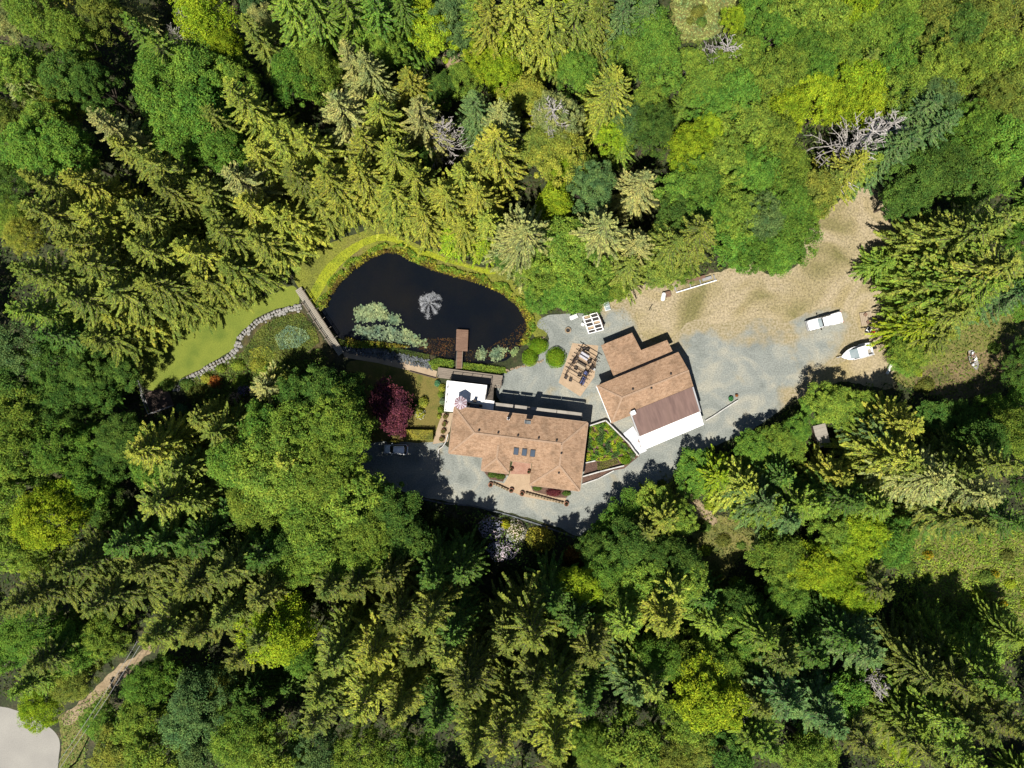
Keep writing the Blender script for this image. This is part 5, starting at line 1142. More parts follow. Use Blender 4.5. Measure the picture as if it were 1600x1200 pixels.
# ------------------------------------------------------------------ the trees, read off the photograph: kind, x, y, radius (px), height (m), colour
TREES = '''
B 60 28 34 18 mid;B 118 60 30 16 mid;B 40 112 34 17 mid;B 110 128 34 16 deep;B 165 25 30 17 olive;C 196 28 36 22 green;C 232 62 40 22 mid;B 20 190 30 15 olive;B 80 190 30 15 mid;B 150 135 32 15 deep
D 276 12 22 17 dead;D 262 40 20 16 dead;B 322 36 38 18 lime;B 355 80 26 15 lime;C 375 20 34 22 olive;B 262 118 40 18 green;B 318 118 42 18 green;B 268 180 44 17 green;B 320 180 46 18 green;B 372 128 30 16 mid
B 352 238 34 15 green;B 300 225 34 14 green;C 352 132 46 25 gold;C 318 170 40 20 olive;B 58 232 46 17 green;B 108 238 38 16 green;B 18 285 36 15 deep;C 135 176 44 25 pale;C 208 236 46 26 olive;C 28 268 44 25 olive
C 92 268 40 23 gold;C 170 215 36 21 olive;C 240 285 40 22 olive;C 300 285 42 23 olive;C 350 262 44 24 pale;C 385 225 42 22 gold;C 318 322 36 19 olive;C 415 195 44 25 gold;C 440 188 42 24 gold
C 425 -40 56 27 mid;C 470 -30 50 26 mid;C 520 -36 50 27 mid;C 572 -24 46 25 green;C 618 -20 36 22 green;B 410 40 26 15 pale;B 400 15 22 14 blue;B 460 118 36 17 green;B 500 112 34 17 mid;C 535 62 40 22 pale
C 562 78 36 22 pale;B 575 45 30 16 green;B 600 75 28 15 mid;D 602 36 18 12 dead;B 655 20 30 15 lime;B 682 55 32 15 lime;B 712 28 34 17 blue;B 720 62 24 14 blue;C 762 -10 46 25 gold;C 742 -34 44 25 mid
C 800 -24 48 26 gold;C 786 50 34 18 lime;B 760 95 28 13 lime;B 785 118 28 13 lime;C 636 108 36 16 gold;B 690 140 24 10 deep;C 520 146 50 24 pale;C 582 156 42 22 gold;C 648 158 44 23 pale;D 690 190 36 17 dead
C 738 140 32 20 blue;C 782 160 44 24 pale;C 770 205 52 24 gold;C 716 262 40 20 gold;C 742 242 34 19 gold;C 560 205 44 23 gold;C 605 226 46 23 gold;C 468 205 46 24 gold;B 662 250 16 12 deep;C 640 265 46 21 gold
C 500 268 50 24 gold;C 552 268 50 22 gold;C 605 290 46 20 gold;C 448 262 46 23 olive;C 690 290 46 19 gold;C 745 300 44 18 gold;C 655 325 42 16 gold;C 585 320 42 17 olive;C 540 312 40 18 olive;C 720 345 40 15 gold;C 760 338 38 16 gold;C 700 380 30 10 lime;C 755 385 30 10 lime
C 822 -20 44 25 gold;C 862 -8 44 25 gold;C 905 -14 44 24 olive;C 945 -22 44 25 olive;C 982 -12 40 23 blue;C 1018 -6 38 22 blue;C 840 40 34 18 gold;C 880 36 34 18 olive;C 925 34 34 18 olive;B 862 74 26 11 lime;B 898 118 30 14 green;B 885 90 22 11 lime
B 1012 70 40 18 green;B 1030 110 32 17 green;B 985 92 28 15 mid;C 966 112 50 22 gold;B 868 182 36 17 pale;D 866 165 42 21 dead;B 872 238 40 15 gold;B 845 225 30 14 olive;B 905 270 26 12 mid;C 868 300 30 14 lime;B 985 195 28 14 blue;B 1018 205 34 16 deep;B 1010 160 26 14 mid;B 960 215 24 12 lime
B 1080 232 36 16 lime;B 1100 205 26 15 lime;C 1008 276 42 18 pale;B 1100 135 34 16 mid;B 1080 105 24 13 mid;B 1150 95 34 16 mid;D 1140 62 40 18 dead;B 1190 130 36 17 mid;B 1150 155 36 17 green;B 1110 170 30 16 green;B 1165 205 38 17 mid;B 1130 255 38 16 mid;B 1200 225 38 17 mid;B 1175 270 38 16 green;B 1225 265 36 15 mid;B 1095 290 36 15 green;B 1060 300 32 14 green
B 1180 16 28 13 green;B 1150 30 20 10 lime;B 1205 60 30 15 green;B 1240 25 36 16 mid;B 1285 40 36 16 mid;B 1330 20 36 16 lime;B 1260 80 36 16 green;B 1305 85 34 16 mid;B 1225 110 34 16 mid;B 1275 115 30 15 green;B 1350 60 34 16 mid;B 1395 20 36 17 mid;B 1400 62 34 16 green;B 1265 152 32 15 lime;B 1330 130 36 16 lime;B 1345 162 36 15 lime;B 1300 160 26 14 lime;B 1225 180 34 15 lime;B 1385 110 34 16 green;B 1440 30 36 17 olive
C 1375 78 34 18 olive;B 1410 140 38 16 mid;B 1450 110 38 17 mid;B 1440 160 38 16 blue;B 1490 60 38 17 deep;B 1530 30 40 17 olive;B 1580 50 40 17 olive;B 1500 110 38 17 mid;B 1550 90 38 16 mid;B 1590 120 38 16 olive;B 1545 150 34 15 olive;B 1590 180 34 15 olive;C 1470 150 40 20 blue;C 1500 178 42 21 blue;C 1440 215 44 22 blue;C 1425 240 40 20 blue;D 1372 200 56 20 dead;D 1410 185 46 19 dead
B 1500 212 42 17 green;B 1550 225 40 16 green;B 1590 240 34 15 green;B 1470 255 40 15 deep;B 1430 282 38 15 deep;B 1500 280 38 15 deep;B 1540 275 34 14 green;B 1410 310 28 12 deep;C 1352 245 42 17 gold;C 1310 272 36 14 olive;C 1395 262 34 16 mid
B 1225 320 38 14 green;B 1235 365 40 13 green;B 1215 395 34 12 green;B 1190 345 36 14 blue;B 1180 390 34 12 green;B 1140 330 40 15 mid;B 1100 330 38 15 green;B 1145 385 34 12 green;C 1105 352 54 22 olive;C 1062 372 46 18 olive;B 1060 345 34 14 deep;B 1268 300 34 13 olive;B 1265 335 28 11 mid
C 820 352 62 22 pale;C 948 350 58 23 pale;C 1002 372 40 19 pale;B 922 296 36 15 blue;B 866 318 26 12 lime;B 880 388 44 14 mid;B 838 425 36 12 mid;B 905 420 40 13 mid;B 880 450 34 10 green;B 930 455 30 9 green;B 845 460 26 8 green;C 985 410 40 15 olive;B 1030 420 30 10 olive;B 960 450 22 8 mid;B 790 400 22 8 deep;B 1060 425 22 7 mid;B 912 470 22 6 green
C 30 318 46 25 olive;C 110 322 46 24 gold;C 85 372 50 26 olive;C 185 318 44 24 olive;C 118 408 56 27 olive;C 200 380 48 24 olive;C 272 382 52 25 gold;C 330 352 48 23 olive;C 370 312 46 22 gold;C 295 430 44 19 olive;C 345 415 44 18 olive;C 395 370 44 19 olive;C 420 330 42 19 gold;C 425 395 38 14 olive;C 460 350 40 17 gold;C 500 340 36 14 olive;C 165 470 52 25 olive;C 225 450 50 22 olive;C 92 462 54 26 olive;C 190 520 44 19 gold;C 255 495 40 17 olive;C 20 420 48 25 olive;C 10 480 46 25 mid;C 125 525 42 20 olive
B 28 545 40 16 blue;B 85 560 36 14 deep;B 135 575 32 13 deep;B 30 600 40 15 deep;B 95 615 36 13 deep;B 150 610 30 11 deep;B 190 580 26 10 deep;C 60 520 40 21 deep
B 25 650 40 16 mid;B 30 712 42 17 mid;B 92 705 38 15 green;B 80 650 34 13 deep;B 140 690 28 12 green;B 125 650 26 11 deep;B 75 812 48 18 lime;B 30 770 40 16 mid;B 110 775 36 14 lime;B 28 845 40 17 mid;B 70 865 34 15 mid;B 145 755 34 13 green;B 175 720 28 11 deep;B 165 795 30 11 deep
C 202 706 52 21 gold;C 320 676 40 17 olive;C 300 655 34 14 olive;C 222 792 58 22 olive;C 262 740 46 18 olive;C 290 790 40 17 olive;C 345 800 40 15 deep;B 240 735 28 12 green;B 196 684 34 13 deep;B 240 690 30 12 deep
B 440 738 66 19 mid;B 375 720 44 17 green;B 500 740 50 18 mid;B 470 680 50 17 mid;B 535 668 48 18 mid;B 545 712 38 16 mid;B 420 672 42 15 green;B 400 780 44 16 mid;B 480 790 42 16 mid;B 510 620 40 14 deep;B 470 618 34 13 deep;B 542 610 30 12 deep;C 436 722 40 21 gold;C 408 606 36 12 pale;B 440 600 26 8 olive
C 282 862 50 22 deep;C 85 898 54 25 olive;C 165 862 46 22 deep;C 228 858 44 20 deep;C 335 905 52 23 olive;C 280 925 50 23 olive;C 0 958 50 26 olive;C 132 952 54 24 olive;C 390 880 48 20 deep;C 395 945 48 22 olive;B 440 850 40 15 deep;C 200 900 44 21 olive
B 550 790 50 16 mid;B 505 840 44 17 mid;B 575 830 42 16 mid;B 610 800 40 14 deep;B 460 880 38 15 mid;B 635 845 36 13 deep;B 560 870 40 16 mid;C 470 862 38 17 deep
B 60 985 42 16 green;B 120 1000 42 15 green;B 170 985 36 14 mid;B 20 1010 36 15 green;C 226 1010 54 23 pale;C 290 1000 46 21 olive;C 332 978 48 22 olive;B 90 1040 36 13 mid;C 40 1050 50 22 olive;C 15 1085 40 19 mid;B 62 1105 30 9 lime;B 120 1060 32 12 olive;C 395 1010 46 22 olive;C 360 1040 44 20 olive
B 230 1070 34 12 green;B 265 1050 26 10 green;B 312 1085 42 16 blue;B 300 1125 38 15 blue;B 225 1125 38 13 mid;B 250 1170 42 15 mid;B 190 1170 36 13 olive;B 320 1175 40 15 blue;B 370 1150 40 16 mid;B 385 1100 36 14 deep;B 160 1130 28 8 green
B 445 985 46 19 lime;B 470 1020 26 14 green;C 512 1048 54 24 gold;C 570 1046 58 26 gold;C 610 985 50 24 olive;C 664 986 52 26 gold;C 694 1036 50 24 gold;C 640 1035 44 22 olive;C 728 1098 58 27 olive;C 555 1128 52 25 gold;C 613 1132 48 23 gold;C 490 1105 46 23 gold;C 480 1150 44 22 olive;C 702 1005 46 22 deep
B 500 1180 40 15 blue;B 560 1185 42 15 mid;B 620 1190 40 14 mid;B 440 1180 44 15 mid;C 785 1185 54 27 pale;C 740 1190 44 24 gold;C 680 1140 44 22 deep;B 655 1190 34 14 green;C 670 915 50 20 deep;C 716 905 44 17 deep;C 600 915 46 20 olive;C 545 925 48 21 olive;C 500 930 44 21 olive
C 832 1012 60 25 gold;C 790 1012 46 21 olive;C 868 955 40 20 deep;C 926 1030 52 22 olive;C 905 985 44 20 deep;C 875 1112 66 27 pale;C 835 1090 52 25 olive;C 812 1150 54 26 gold;C 870 1195 52 26 gold;C 920 1115 42 20 deep;B 912 918 32 13 lime;B 880 925 26 11 green;B 945 895 30 12 green;B 958 930 30 13 mid
B 985 1160 48 17 mid;B 935 1165 36 14 mid;C 985 985 50 20 mid;C 1050 985 56 22 gold;C 1062 935 42 19 gold;C 1028 1092 46 20 gold;B 1025 1030 36 14 green;B 1000 1060 30 13 deep;B 1105 1085 50 17 lime;B 1070 1120 36 14 mid;B 1125 1035 36 13 mid;B 1080 1160 36 13 olive;B 1040 1180 40 15 olive;C 1000 1100 40 18 blue
B 1170 985 38 12 green;B 1180 1020 30 11 green;C 1125 990 42 15 mid;C 1110 945 38 12 deep;B 1160 940 28 10 deep;D 1165 1115 26 13 dead;B 1185 1080 34 13 mid;B 1130 1180 40 14 deep;C 1180 1170 42 18 mid
B 985 805 34 6 green;B 1020 795 34 7 mid;B 950 838 32 5 green;B 935 860 30 9 deep;B 985 855 38 12 deep;C 1042 812 46 12 gold;C 1015 838 38 12 olive;B 1065 810 26 9 mid;B 1020 870 32 12 deep;B 1060 880 36 13 deep;B 1070 905 32 13 mid;B 1000 905 36 13 mid;C 1050 930 40 16 deep
B 1085 745 32 5 green;C 1120 765 42 9 lime;C 1175 765 48 12 gold;C 1228 750 42 11 deep;C 1258 795 54 15 mid;C 1212 805 46 14 mid;B 1180 722 36 5 mid;B 1222 702 36 6 mid;B 1245 670 20 6 green;B 1178 698 24 6 green;C 1180 830 44 15 blue;B 1210 865 38 12 mid;C 1235 830 42 16 blue;B 1260 880 36 12 lime
B 1295 650 30 8 mid;B 1332 645 34 6 mid;B 1358 642 28 6 mid;B 1272 636 20 5 green;C 1412 668 42 10 mid;C 1368 680 42 13 blue;C 1440 668 46 17 gold;C 1395 720 56 20 gold;C 1440 735 50 20 olive;C 1330 740 40 14 gold;C 1490 760 60 24 pale;C 1560 780 56 24 pale;C 1350 790 46 18 deep;C 1390 800 44 18 mid;C 1520 740 44 20 olive;B 1310 770 30 10 green;B 1340 830 40 13 lime;B 1385 845 36 12 green;B 1300 830 36 12 mid;C 1290 795 40 15 mid;B 1320 870 34 11 lime
B 1505 665 36 6 deep;B 1465 655 28 6 deep;B 1562 655 36 7 green;B 1604 628 32 7 green;B 1590 680 38 15 mid;B 1535 690 38 14 deep;C 1590 730 48 22 olive;C 1570 862 56 23 olive;C 1600 830 48 22 deep;C 1530 850 46 18 deep;B 1455 800 26 6 lime
B 1330 925 34 12 lime;B 1300 905 30 10 lime;C 1392 928 42 17 olive;B 1225 935 30 10 green;B 1255 960 28 9 deep;C 1375 1035 56 20 blue;C 1340 1010 44 18 deep;C 1250 1118 60 22 blue;C 1318 1150 58 22 blue;D 1385 1085 34 14 dead;C 1240 1050 50 20 olive;C 1210 1010 44 18 mid;C 1290 1040 44 18 deep;B 1320 1080 34 12 green;C 1200 1120 42 19 olive;B 1270 1180 38 13 mid;C 1215 1190 46 21 mid;C 1370 1180 44 19 olive;B 1410 1110 26 7 lime;B 1415 1160 26 7 lime;B 1425 1070 24 6 lime
C 1500 1020 46 12 mid;C 1560 1035 46 13 mid;C 1475 1075 50 20 olive;C 1530 1090 54 22 olive;C 1590 1090 52 23 mid;C 1500 1150 54 23 mid;C 1560 1160 56 24 olive;C 1450 1150 46 20 mid;C 1610 1150 52 24 olive;C 1470 1195 50 23 olive;C 1540 1205 50 25 mid;B 1460 1020 26 8 mid;C 1600 1005 38 11 mid
C 1572 348 62 26 olive;C 1596 412 72 27 olive;C 1562 440 58 24 mid;C 1545 388 52 22 mid;C 1520 345 46 20 olive;C 1520 488 50 19 olive;C 1512 466 48 18 mid;C 1500 420 46 18 mid;C 1600 330 50 24 olive;C 1492 520 42 15 olive;B 1418 540 26 7 green;B 1412 562 22 5 green;B 1432 560 28 8 mid;C 1462 508 40 13 lime;B 1580 480 34 10 green;C 1620 460 50 24 blue;B 1600 540 26 8 deep;B 1590 575 24 8 deep
'''
for line in TREES.replace('\n', ';').split(';'):
    q = line.split()
    if q: tree(q[0], float(q[1]), float(q[2]), float(q[3]), float(q[4]), q[5])
# fill what the list leaves open with younger trees, keeping the clearings clear
CLEAR = [YARD] + FLAT[1:6] + [[(1268, 650), (1302, 650), (1302, 706), (1268, 706)], [(1050, -30), (1165, -30), (1140, 60), (1055, 66)], [(780, 815), (905, 840), (930, 870), (760, 885), (740, 840)], [(1360, 520), (1400, 560), (1400, 600), (1340, 600)]]
frnd = random.Random(5)
cells = [(x, y) for y in range(-30, 1232, 9) for x in range(-30, 1632, 9)]; frnd.shuffle(cells)
nfill = 0
for x, y in cells:
    if nfill >= 80: break
    i, j = int(x / 4 + 10), int(y / 4 + 10)
    if not (0 <= i < 420 and 0 <= j < 320) or COVER[j, i]: continue
    b = W(x, y); r = frnd.uniform(20, 34)
    h = frnd.uniform(7, 13)
    ok = True
    for P in CLEAR:
        for zz in (0, h * .7, h):
            cx, cy = w2p(b.x, b.y, zz)
            if inpoly(cx, cy, P) or dist_poly(cx, cy, P) < r * .8: ok = False; break
        if not ok: break
    if not ok: continue
    up = y < 480
    col = frnd.choice(['gold', 'olive', 'mid', 'pale'] if up and x < 860 else ['mid', 'green', 'lime', 'mid'] if up else ['deep', 'mid', 'olive', 'deep', 'green'])
    tree('C' if frnd.random() < .58 else 'B', *w2p(b.x, b.y, h * .72), r, h, col, base=b); nfill += 1
for t, size, word, sp, zn in ALLT:      # a label names the look, the nearest tree of another look and the ground it stands near
    near = sorted(((q[0].location - t.location).length, i) for i, q in enumerate(ALLT) if q[0] is not t and (q[2], q[3]) != (word, sp))[0][1]
    q = ALLT[near]; art = 'an' if q[2][0] in 'aeio' else 'a'
    t['label'] = f'{size} {word} {sp} beside {art} {q[2]} {q[3]} {zn}'
    t['group'] = f'{size} {word} {sp}s beside {q[2]} {q[3]}s {zn}'
print('trees', len([o for o in C.objects if o.name.startswith(('conifer', 'broadleaf', 'dead_tree'))]), 'fill', nfill, 'open', 1 - COVER.mean())

# ------------------------------------------------------------------ shrubs, hedge, water plants, ground cover
def dome(name, px, py, rx, ry, h, col, label, cat='shrub', group=None, ls=.11, n=None, rz=0.0, flowers=None, z0=0.0, lump=.18, tight=1.0):
    """a shrub: stems, a dark inner body and a skin of leaves; radii in photo pixels"""
    p = W(px, py, h * .6); p.z = z0
    t = thing(name, p, rz, label, cat, group)
    rx *= px2w; ry *= px2w
    sd_ = random.random() * 50
    def surf(d, k=1.0):
        q = k * (1 + lump * noise.noise((d.x * 2.3 + sd_, d.y * 2.3, d.z * 2.3)))
        return Vector((d.x * rx * q, d.y * ry * q, max(.02, d.z * h * q)))
    st = MB()
    for k in range(5):
        a = k * 1.26; st.tube([(0, 0, -.1), (math.cos(a) * rx * .3, math.sin(a) * ry * .3, h * .35), (math.cos(a) * rx * .6, math.sin(a) * ry * .6, h * .65)], [.05, .035, .015], 4, caps=False)
    st.build('stem', M_bark, t)
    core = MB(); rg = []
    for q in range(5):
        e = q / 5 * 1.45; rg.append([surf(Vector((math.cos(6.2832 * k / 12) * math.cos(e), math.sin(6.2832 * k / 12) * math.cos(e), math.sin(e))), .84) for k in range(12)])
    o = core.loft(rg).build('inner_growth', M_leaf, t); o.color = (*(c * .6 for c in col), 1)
    n = n or int(260 * (rx * ry + h * (rx + ry) * .5) * (.11 / ls) ** 1.4)
    mb = MB(); fl = MB()
    for i in range(n):
        d = Vector((random.gauss(0, 1), random.gauss(0, 1), abs(random.gauss(0, 1)) + .05)).normalized()
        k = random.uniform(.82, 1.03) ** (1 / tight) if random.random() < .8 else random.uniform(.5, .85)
        leaf(mb, surf(d, k), (d + Vector((0, 0, .5))).normalized(), ls * random.uniform(.6, 1.2), .85, tilt=.5)
        if flowers and random.random() < flowers[1]:
            leaf(fl, surf(d, random.uniform(1.0, 1.06)), (d + Vector((0, 0, .6))).normalized(), ls * 1.05, 1.0, tilt=.4)
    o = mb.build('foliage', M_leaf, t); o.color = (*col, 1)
    if flowers:
        o = tag(fl.build('blossom', M_leaf, t), kind='stuff'); o.color = (*flowers[0], 1)
    return t
def cover(name, P, n, h, size, col, label, cat, z0=0.0, asp=.7, upright=0.0, edge=None, var=None, clump=0, hfun=None):
    mb = MB(); pts = scatter(P, n)
    for x, y in pts:
        p = W(x, y); b = h * random.random() ** 1.5
        if hfun: b *= hfun(p.x, p.y)
        c = p + Vector((0, 0, z0 + .03 + b))
        if upright and random.random() < upright:
            d = Vector((random.uniform(-1, 1), random.uniform(-1, 1), 0)).normalized(); leaf(mb, c, (d + Vector((0, 0, .35))).normalized(), size * random.uniform(.6, 1.3), asp * .5, ax=Vector((random.uniform(-.4, .4), random.uniform(-.4, .4), 1)), tilt=.2)
        else: leaf(mb, c, Vector((0, 0, 1)), size * random.uniform(.5, 1.25), asp, tilt=.5)
    o = tag(mb.build(name, M_leaf), label, cat, kind='stuff'); o.color = (*col, 1); return o
# clipped hedge
hp_ = W(652.5, 679.5, 1.4); hedge = thing('clipped_hedge', (hp_.x, hp_.y, 0), R(-1), 'long clipped yellow-green box hedge between lawn and parking', 'hedge')
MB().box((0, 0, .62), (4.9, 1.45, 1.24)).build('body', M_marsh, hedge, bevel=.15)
mb = MB()
for i in range(5200):
    f = random.random(); x, y, z = random.uniform(-2.55, 2.55), random.uniform(-.85, .85), random.uniform(.05, 1.42)
    if f < .55: z = 1.4; d = Vector((0, 0, 1))
    elif f < .8: y = math.copysign(.85, random.random() - .5); d = Vector((0, y, 0)).normalized()
    else: x = math.copysign(2.55, random.random() - .5); d = Vector((x, 0, 0)).normalized()
    leaf(mb, Vector((x, y, z)) - d * random.uniform(-.02, .08), d, .065 * random.uniform(.7, 1.3), .9, tilt=.5)
o = mb.build('foliage', M_leaf, hedge); o.color = (.30, .29, .055, 1)
dome('low_hedge', 614, 690, 12, 3, .8, (.28, .27, .05), 'low yellow-green hedge end under the purple maple', 'hedge', ls=.08)
# purple maple on the lawn
tm, cm = broadleaf_meshes(91, 5.6, 2.9, 150, 62, .15, base=.2)
pm_ = W(613, 642, 4.2); t = thing('purple_maple', (pm_.x, pm_.y, 0), .4, 'purple leaved maple on the lawn above the hatchback', 'tree')
t.scale = (1.0, 1.4, 1.0); link('trunk', tm, t); o = link('crown', cm, t); o.color = (.135, .042, .062, 1)
t.rotation_euler = (0, 0, .12)
# lawn and bed shrubs
YG = (.30, .33, .05); GR = (.10, .17, .035); LG = (.19, .27, .04); SG = (.20, .27, .15)
dome('lawn_shrub', 661, 628, 8, 9, 1.5, YG, 'taller yellow-green shrub on the lawn by the purple maple', ls=.13)
dome('lawn_shrub', 656, 646, 8, 9, 1.2, YG, 'lower yellow-green shrub with pale flowers beside the purple maple', ls=.12, flowers=((.6, .58, .5), .06))
dome('lawn_shrub', 648, 632, 7, 7, 1.2, (.06, .09, .02), 'dark shrub tucked behind the yellow lawn shrubs', ls=.13)
for x, y, r, c, l in ((683, 599, 5, (.10, .26, .14), 'blue-green shrub at the corner of the terrace bed'), (690, 606, 6, YG, 'golden shrub in the bed beside the terrace'), (688, 616, 5, LG, 'light green shrub in the bed beside the terrace'), (691, 627, 5, SG, 'silvery shrub in the bed beside the terrace'), (688, 640, 5, LG, 'pale green shrub at the foot of the terrace bed'), (686, 650, 4, YG, 'small yellow shrub where the terrace bed ends')):
    dome('bed_shrub', x, y, r, r * 1.2, .9, c, l, ls=.1)
zt3 = z3
for x, y, rx, ry, l in ((1530, 685, 62, 50, 'flat clipped green shrub nearest the pond stones'), (1480, 755, 50, 55, 'smaller clipped green shrub between two larger ones'), (1635, 755, 64, 66, 'large round clipped green shrub beside the gravel')):
    X, Y = z3(x, y); dome('clipped_shrub', X, Y, rx / 3.81, ry / 3.81, 1.5, (.17, .30, .022), l, ls=.09, lump=.08, tight=2.5)
X, Y = z5(945, 512); dome('red_shrub', X, Y, 13, 7, .9, (.14, .035, .04), 'low dark red shrub below the south eaves', ls=.1)
for x, y, l in ((800, 475, 'green shrub in the bed right of the entry patio'), (1060, 520, 'green shrub at the east end of the front bed')):
    X, Y = z5(x, y); dome('front_shrub', X, Y, 8, 4.5, .7, GR, l, ls=.09)
for x, y, l in ((395, 355, 'green shrub at the west end of the bed below the small gable'), (470, 370, 'green shrub at the east end of the bed below the small gable')):
    X, Y = z5(x, y); dome('front_shrub', X, Y, 8, 5, .7, GR, l, ls=.09)
# rhododendrons along the lower edge of the drive
WH = (.44, .40, .50)
for x, y, rx, ry, h, c, f, l in ((768, 826, 20, 18, 2.0, (.06, .09, .03), (WH, .36), 'lilac-white flowering rhododendron touching the drive edge'), (785, 862, 24, 17, 2.4, (.05, .08, .03), (WH, .34), 'lilac-white flowering rhododendron set back from the drive'), (806, 833, 16, 18, 2.0, (.16, .2, .04), ((.55, .5, .45), .3), 'cream-pink flowering rhododendron between lilac and yellow bushes'), (845, 845, 24, 20, 2.2, (.22, .22, .035), ((.5, .45, .06), .12), 'broad yellow-green bush at the drive kerb'), (790, 820, 9, 8, 1.6, (.4, .4, .03), None, 'small bright yellow bush among the rhododendrons')):
    dome('rhododendron', x, y, rx, ry, h, c, l, ls=.15, flowers=f)
for x, y, r, l in ((700, 830, 26, 'dark green bush below the drive kerb beside the rhododendrons'), (730, 850, 24, 'dark green bush behind the lilac rhododendron'), (675, 815, 22, 'dark green bush below the parking area'), (690, 865, 28, 'broad dark green bush deeper below the drive'), (900, 870, 22, 'orange-brown bush in the shade below the kerb end'), (925, 845, 18, 'dark bush at the bend of the drive'), (745, 885, 26, 'dark green bush behind the rhododendrons'), (850, 885, 24, 'dark green bush behind the yellow bush'), (640, 800, 22, 'dark green bush beside the parking area edge'), (800, 905, 26, 'shaded green bush between the tall conifers below the drive')):
    dome('woodland_bush', x, y, r, r * .8, 2.0, (.16, .09, .02) if 'orange' in l else (.045, .075, .02), l, ls=.16)
# bushes on the rock garden slope and round the marsh pool
for x, y, r, c, l, fl in ((400, 890, 16, GR, 'round green bush at the foot of the boulder wall', None), (480, 960, 22, (.12, .14, .03), 'olive bush in the rock garden by the dark platform', None), (540, 850, 12, YG, 'yellow bush in the rock garden', None), (600, 870, 14, (.3, .12, .03), 'rust coloured bush under the boulder wall', None), (770, 880, 16, LG, 'light green bush in the middle of the rock garden', None), (800, 930, 12, (.1, .1, .1), 'purple flowering bush in the rock garden', (.35, .25, .5)), (740, 990, 14, (.18, .16, .08), 'pinkish bush in the rock garden near the big maple', (.5, .35, .3)), (900, 760, 18, YG, 'yellow-green bush on the marsh edge', None), (640, 780, 10, LG, 'small light bush on the boulder wall', None), (760, 760, 14, LG, 'light green bush below the bend of the boulder wall', None), (960, 800, 20, LG, 'feathery green bush south of the marsh pool', None), (1080, 800, 22, GR, 'green bush between marsh pool and big maple', None), (360, 1060, 12, (.1, .2, .09), 'blue-green bush beside the dark platform', None), (260, 900, 14, GR, 'shaded bush at the corner of the lawn', None)):
    X, Y = zl(x, y); dome('garden_bush', X, Y, r * .85, r * .75, 1.3, c, l, ls=.12, flowers=(fl, .3) if fl else None)
cover('rock_garden_plants', [zl(*p) for p in [(380, 880), (480, 830), (640, 750), (760, 680), (820, 660), (860, 760), (960, 780), (1150, 720), (1330, 640), (1400, 720), (1200, 830), (900, 900), (760, 1040), (500, 1010), (400, 980)]], 6500, .6, .15, (.13, .19, .04), 'leafy planting on the slope below the boulder wall', 'plants', hfun=lambda x, y: .3 + 1.4 * max(0, noise.noise((x * .8, y * .8, 5)) + .35))
# bright broom in the lower meadow and meadow bushes
for x, y, r, l in ((1452, 824, 9, 'orange flowering broom above the lower meadow'), (1452, 868, 10, 'orange flowering broom at the west side of the lower meadow'), (1556, 898, 9, 'orange flowering broom in the open lower meadow'), (1570, 945, 7, 'small orange broom at the lower rim of the meadow'), (1450, 1034, 8, 'orange broom on the grass strip below the meadow'), (1540, 985, 7, 'orange broom beside the young trees under the meadow')):
    dome('broom_bush', x, y, r * .8, r * .7, 1.1, (.22, .27, .03), l, ls=.1, flowers=((.6, .36, .02), .2))
mrnd = random.Random(3)
for P, n in ((FLAT[2], 34), (FLAT[1], 10), (FLAT[3], 5), (FLAT[4], 10)):
    st_ = random.getstate(); random.seed(11 + n)
    for x, y in scatter(P, n):
        r = random.uniform(6, 15)
        zn_ = {34: 'in the lower meadow', 10: 'in the side clearings', 5: 'in the upper field'}[n]
        k = random.choice((('lime', (.24, .32, .03)), ('olive', (.16, .18, .04)), ('green', (.12, .2, .04)))); sz = 'wide' if r > 10 else 'small'
        dome('meadow_bush', x, y, r, r * .9, r * .09, k[1], f'{sz} {k[0]} bush {zn_}', group=f'{sz} {k[0]} bushes {zn_}', ls=.14)
    random.setstate(st_)
# vegetation nobody could count
def band(P, inner, outer):
    """ring of polygon P grown by OUTER and shrunk by INNER pixels is sampled by distance"""
    out = []
    xs = [p[0] for p in P]; ys = [p[1] for p in P]
    while True:
        x, y = random.uniform(min(xs) - outer, max(xs) + outer), random.uniform(min(ys) - outer, max(ys) + outer)
        d = dist_poly(x, y, P); d = -d if inpoly(x, y, P) else d
        if -inner < d < outer: yield x, y, d
def reeds(name, n, sel, cols, label):
    mbs = [MB() for _ in cols]; g = band(POND, 5, 13); k = 0
    while k < n:
        x, y, d = next(g)
        if not sel(x, y) or d > 8 + 9 * noise.noise((x * .045, y * .045, 9)) or noise.noise((x * .12, y * .12, 6)) < -.38: continue
        k += 1
        w = noise.noise((x * .05, y * .05, 4)) * .5 + (d / 13) * .8 + random.uniform(-.35, .35)
        i = 0 if w > .12 else (1 if w > -.16 else 2)
        p = W(x, y); c = p + Vector((0, 0, -.35 + .45 * max(0, min(1, (d + 5) / 9)) + random.uniform(.05, .5)))
        leaf(mbs[i], c, Vector((random.uniform(-.7, .7), random.uniform(-.7, .7), .8)).normalized(), random.uniform(.12, .34), .55, tilt=.4)
    for m, c, nm in zip(mbs, cols, ('leafy reeds', 'yellowing reeds', 'brown reeds')):
        o = tag(m.build(name, M_leaf), f'{nm} {label}', 'reeds', kind='stuff'); o.color = (*c, 1)
reeds('reed_belt', 11000, lambda x, y: y < 555 - .02 * x and not (x < 540 and y > 480), [(.17, .27, .036), (.32, .31, .04), (.13, .10, .03)], 'along the grassy north bank of the pond')
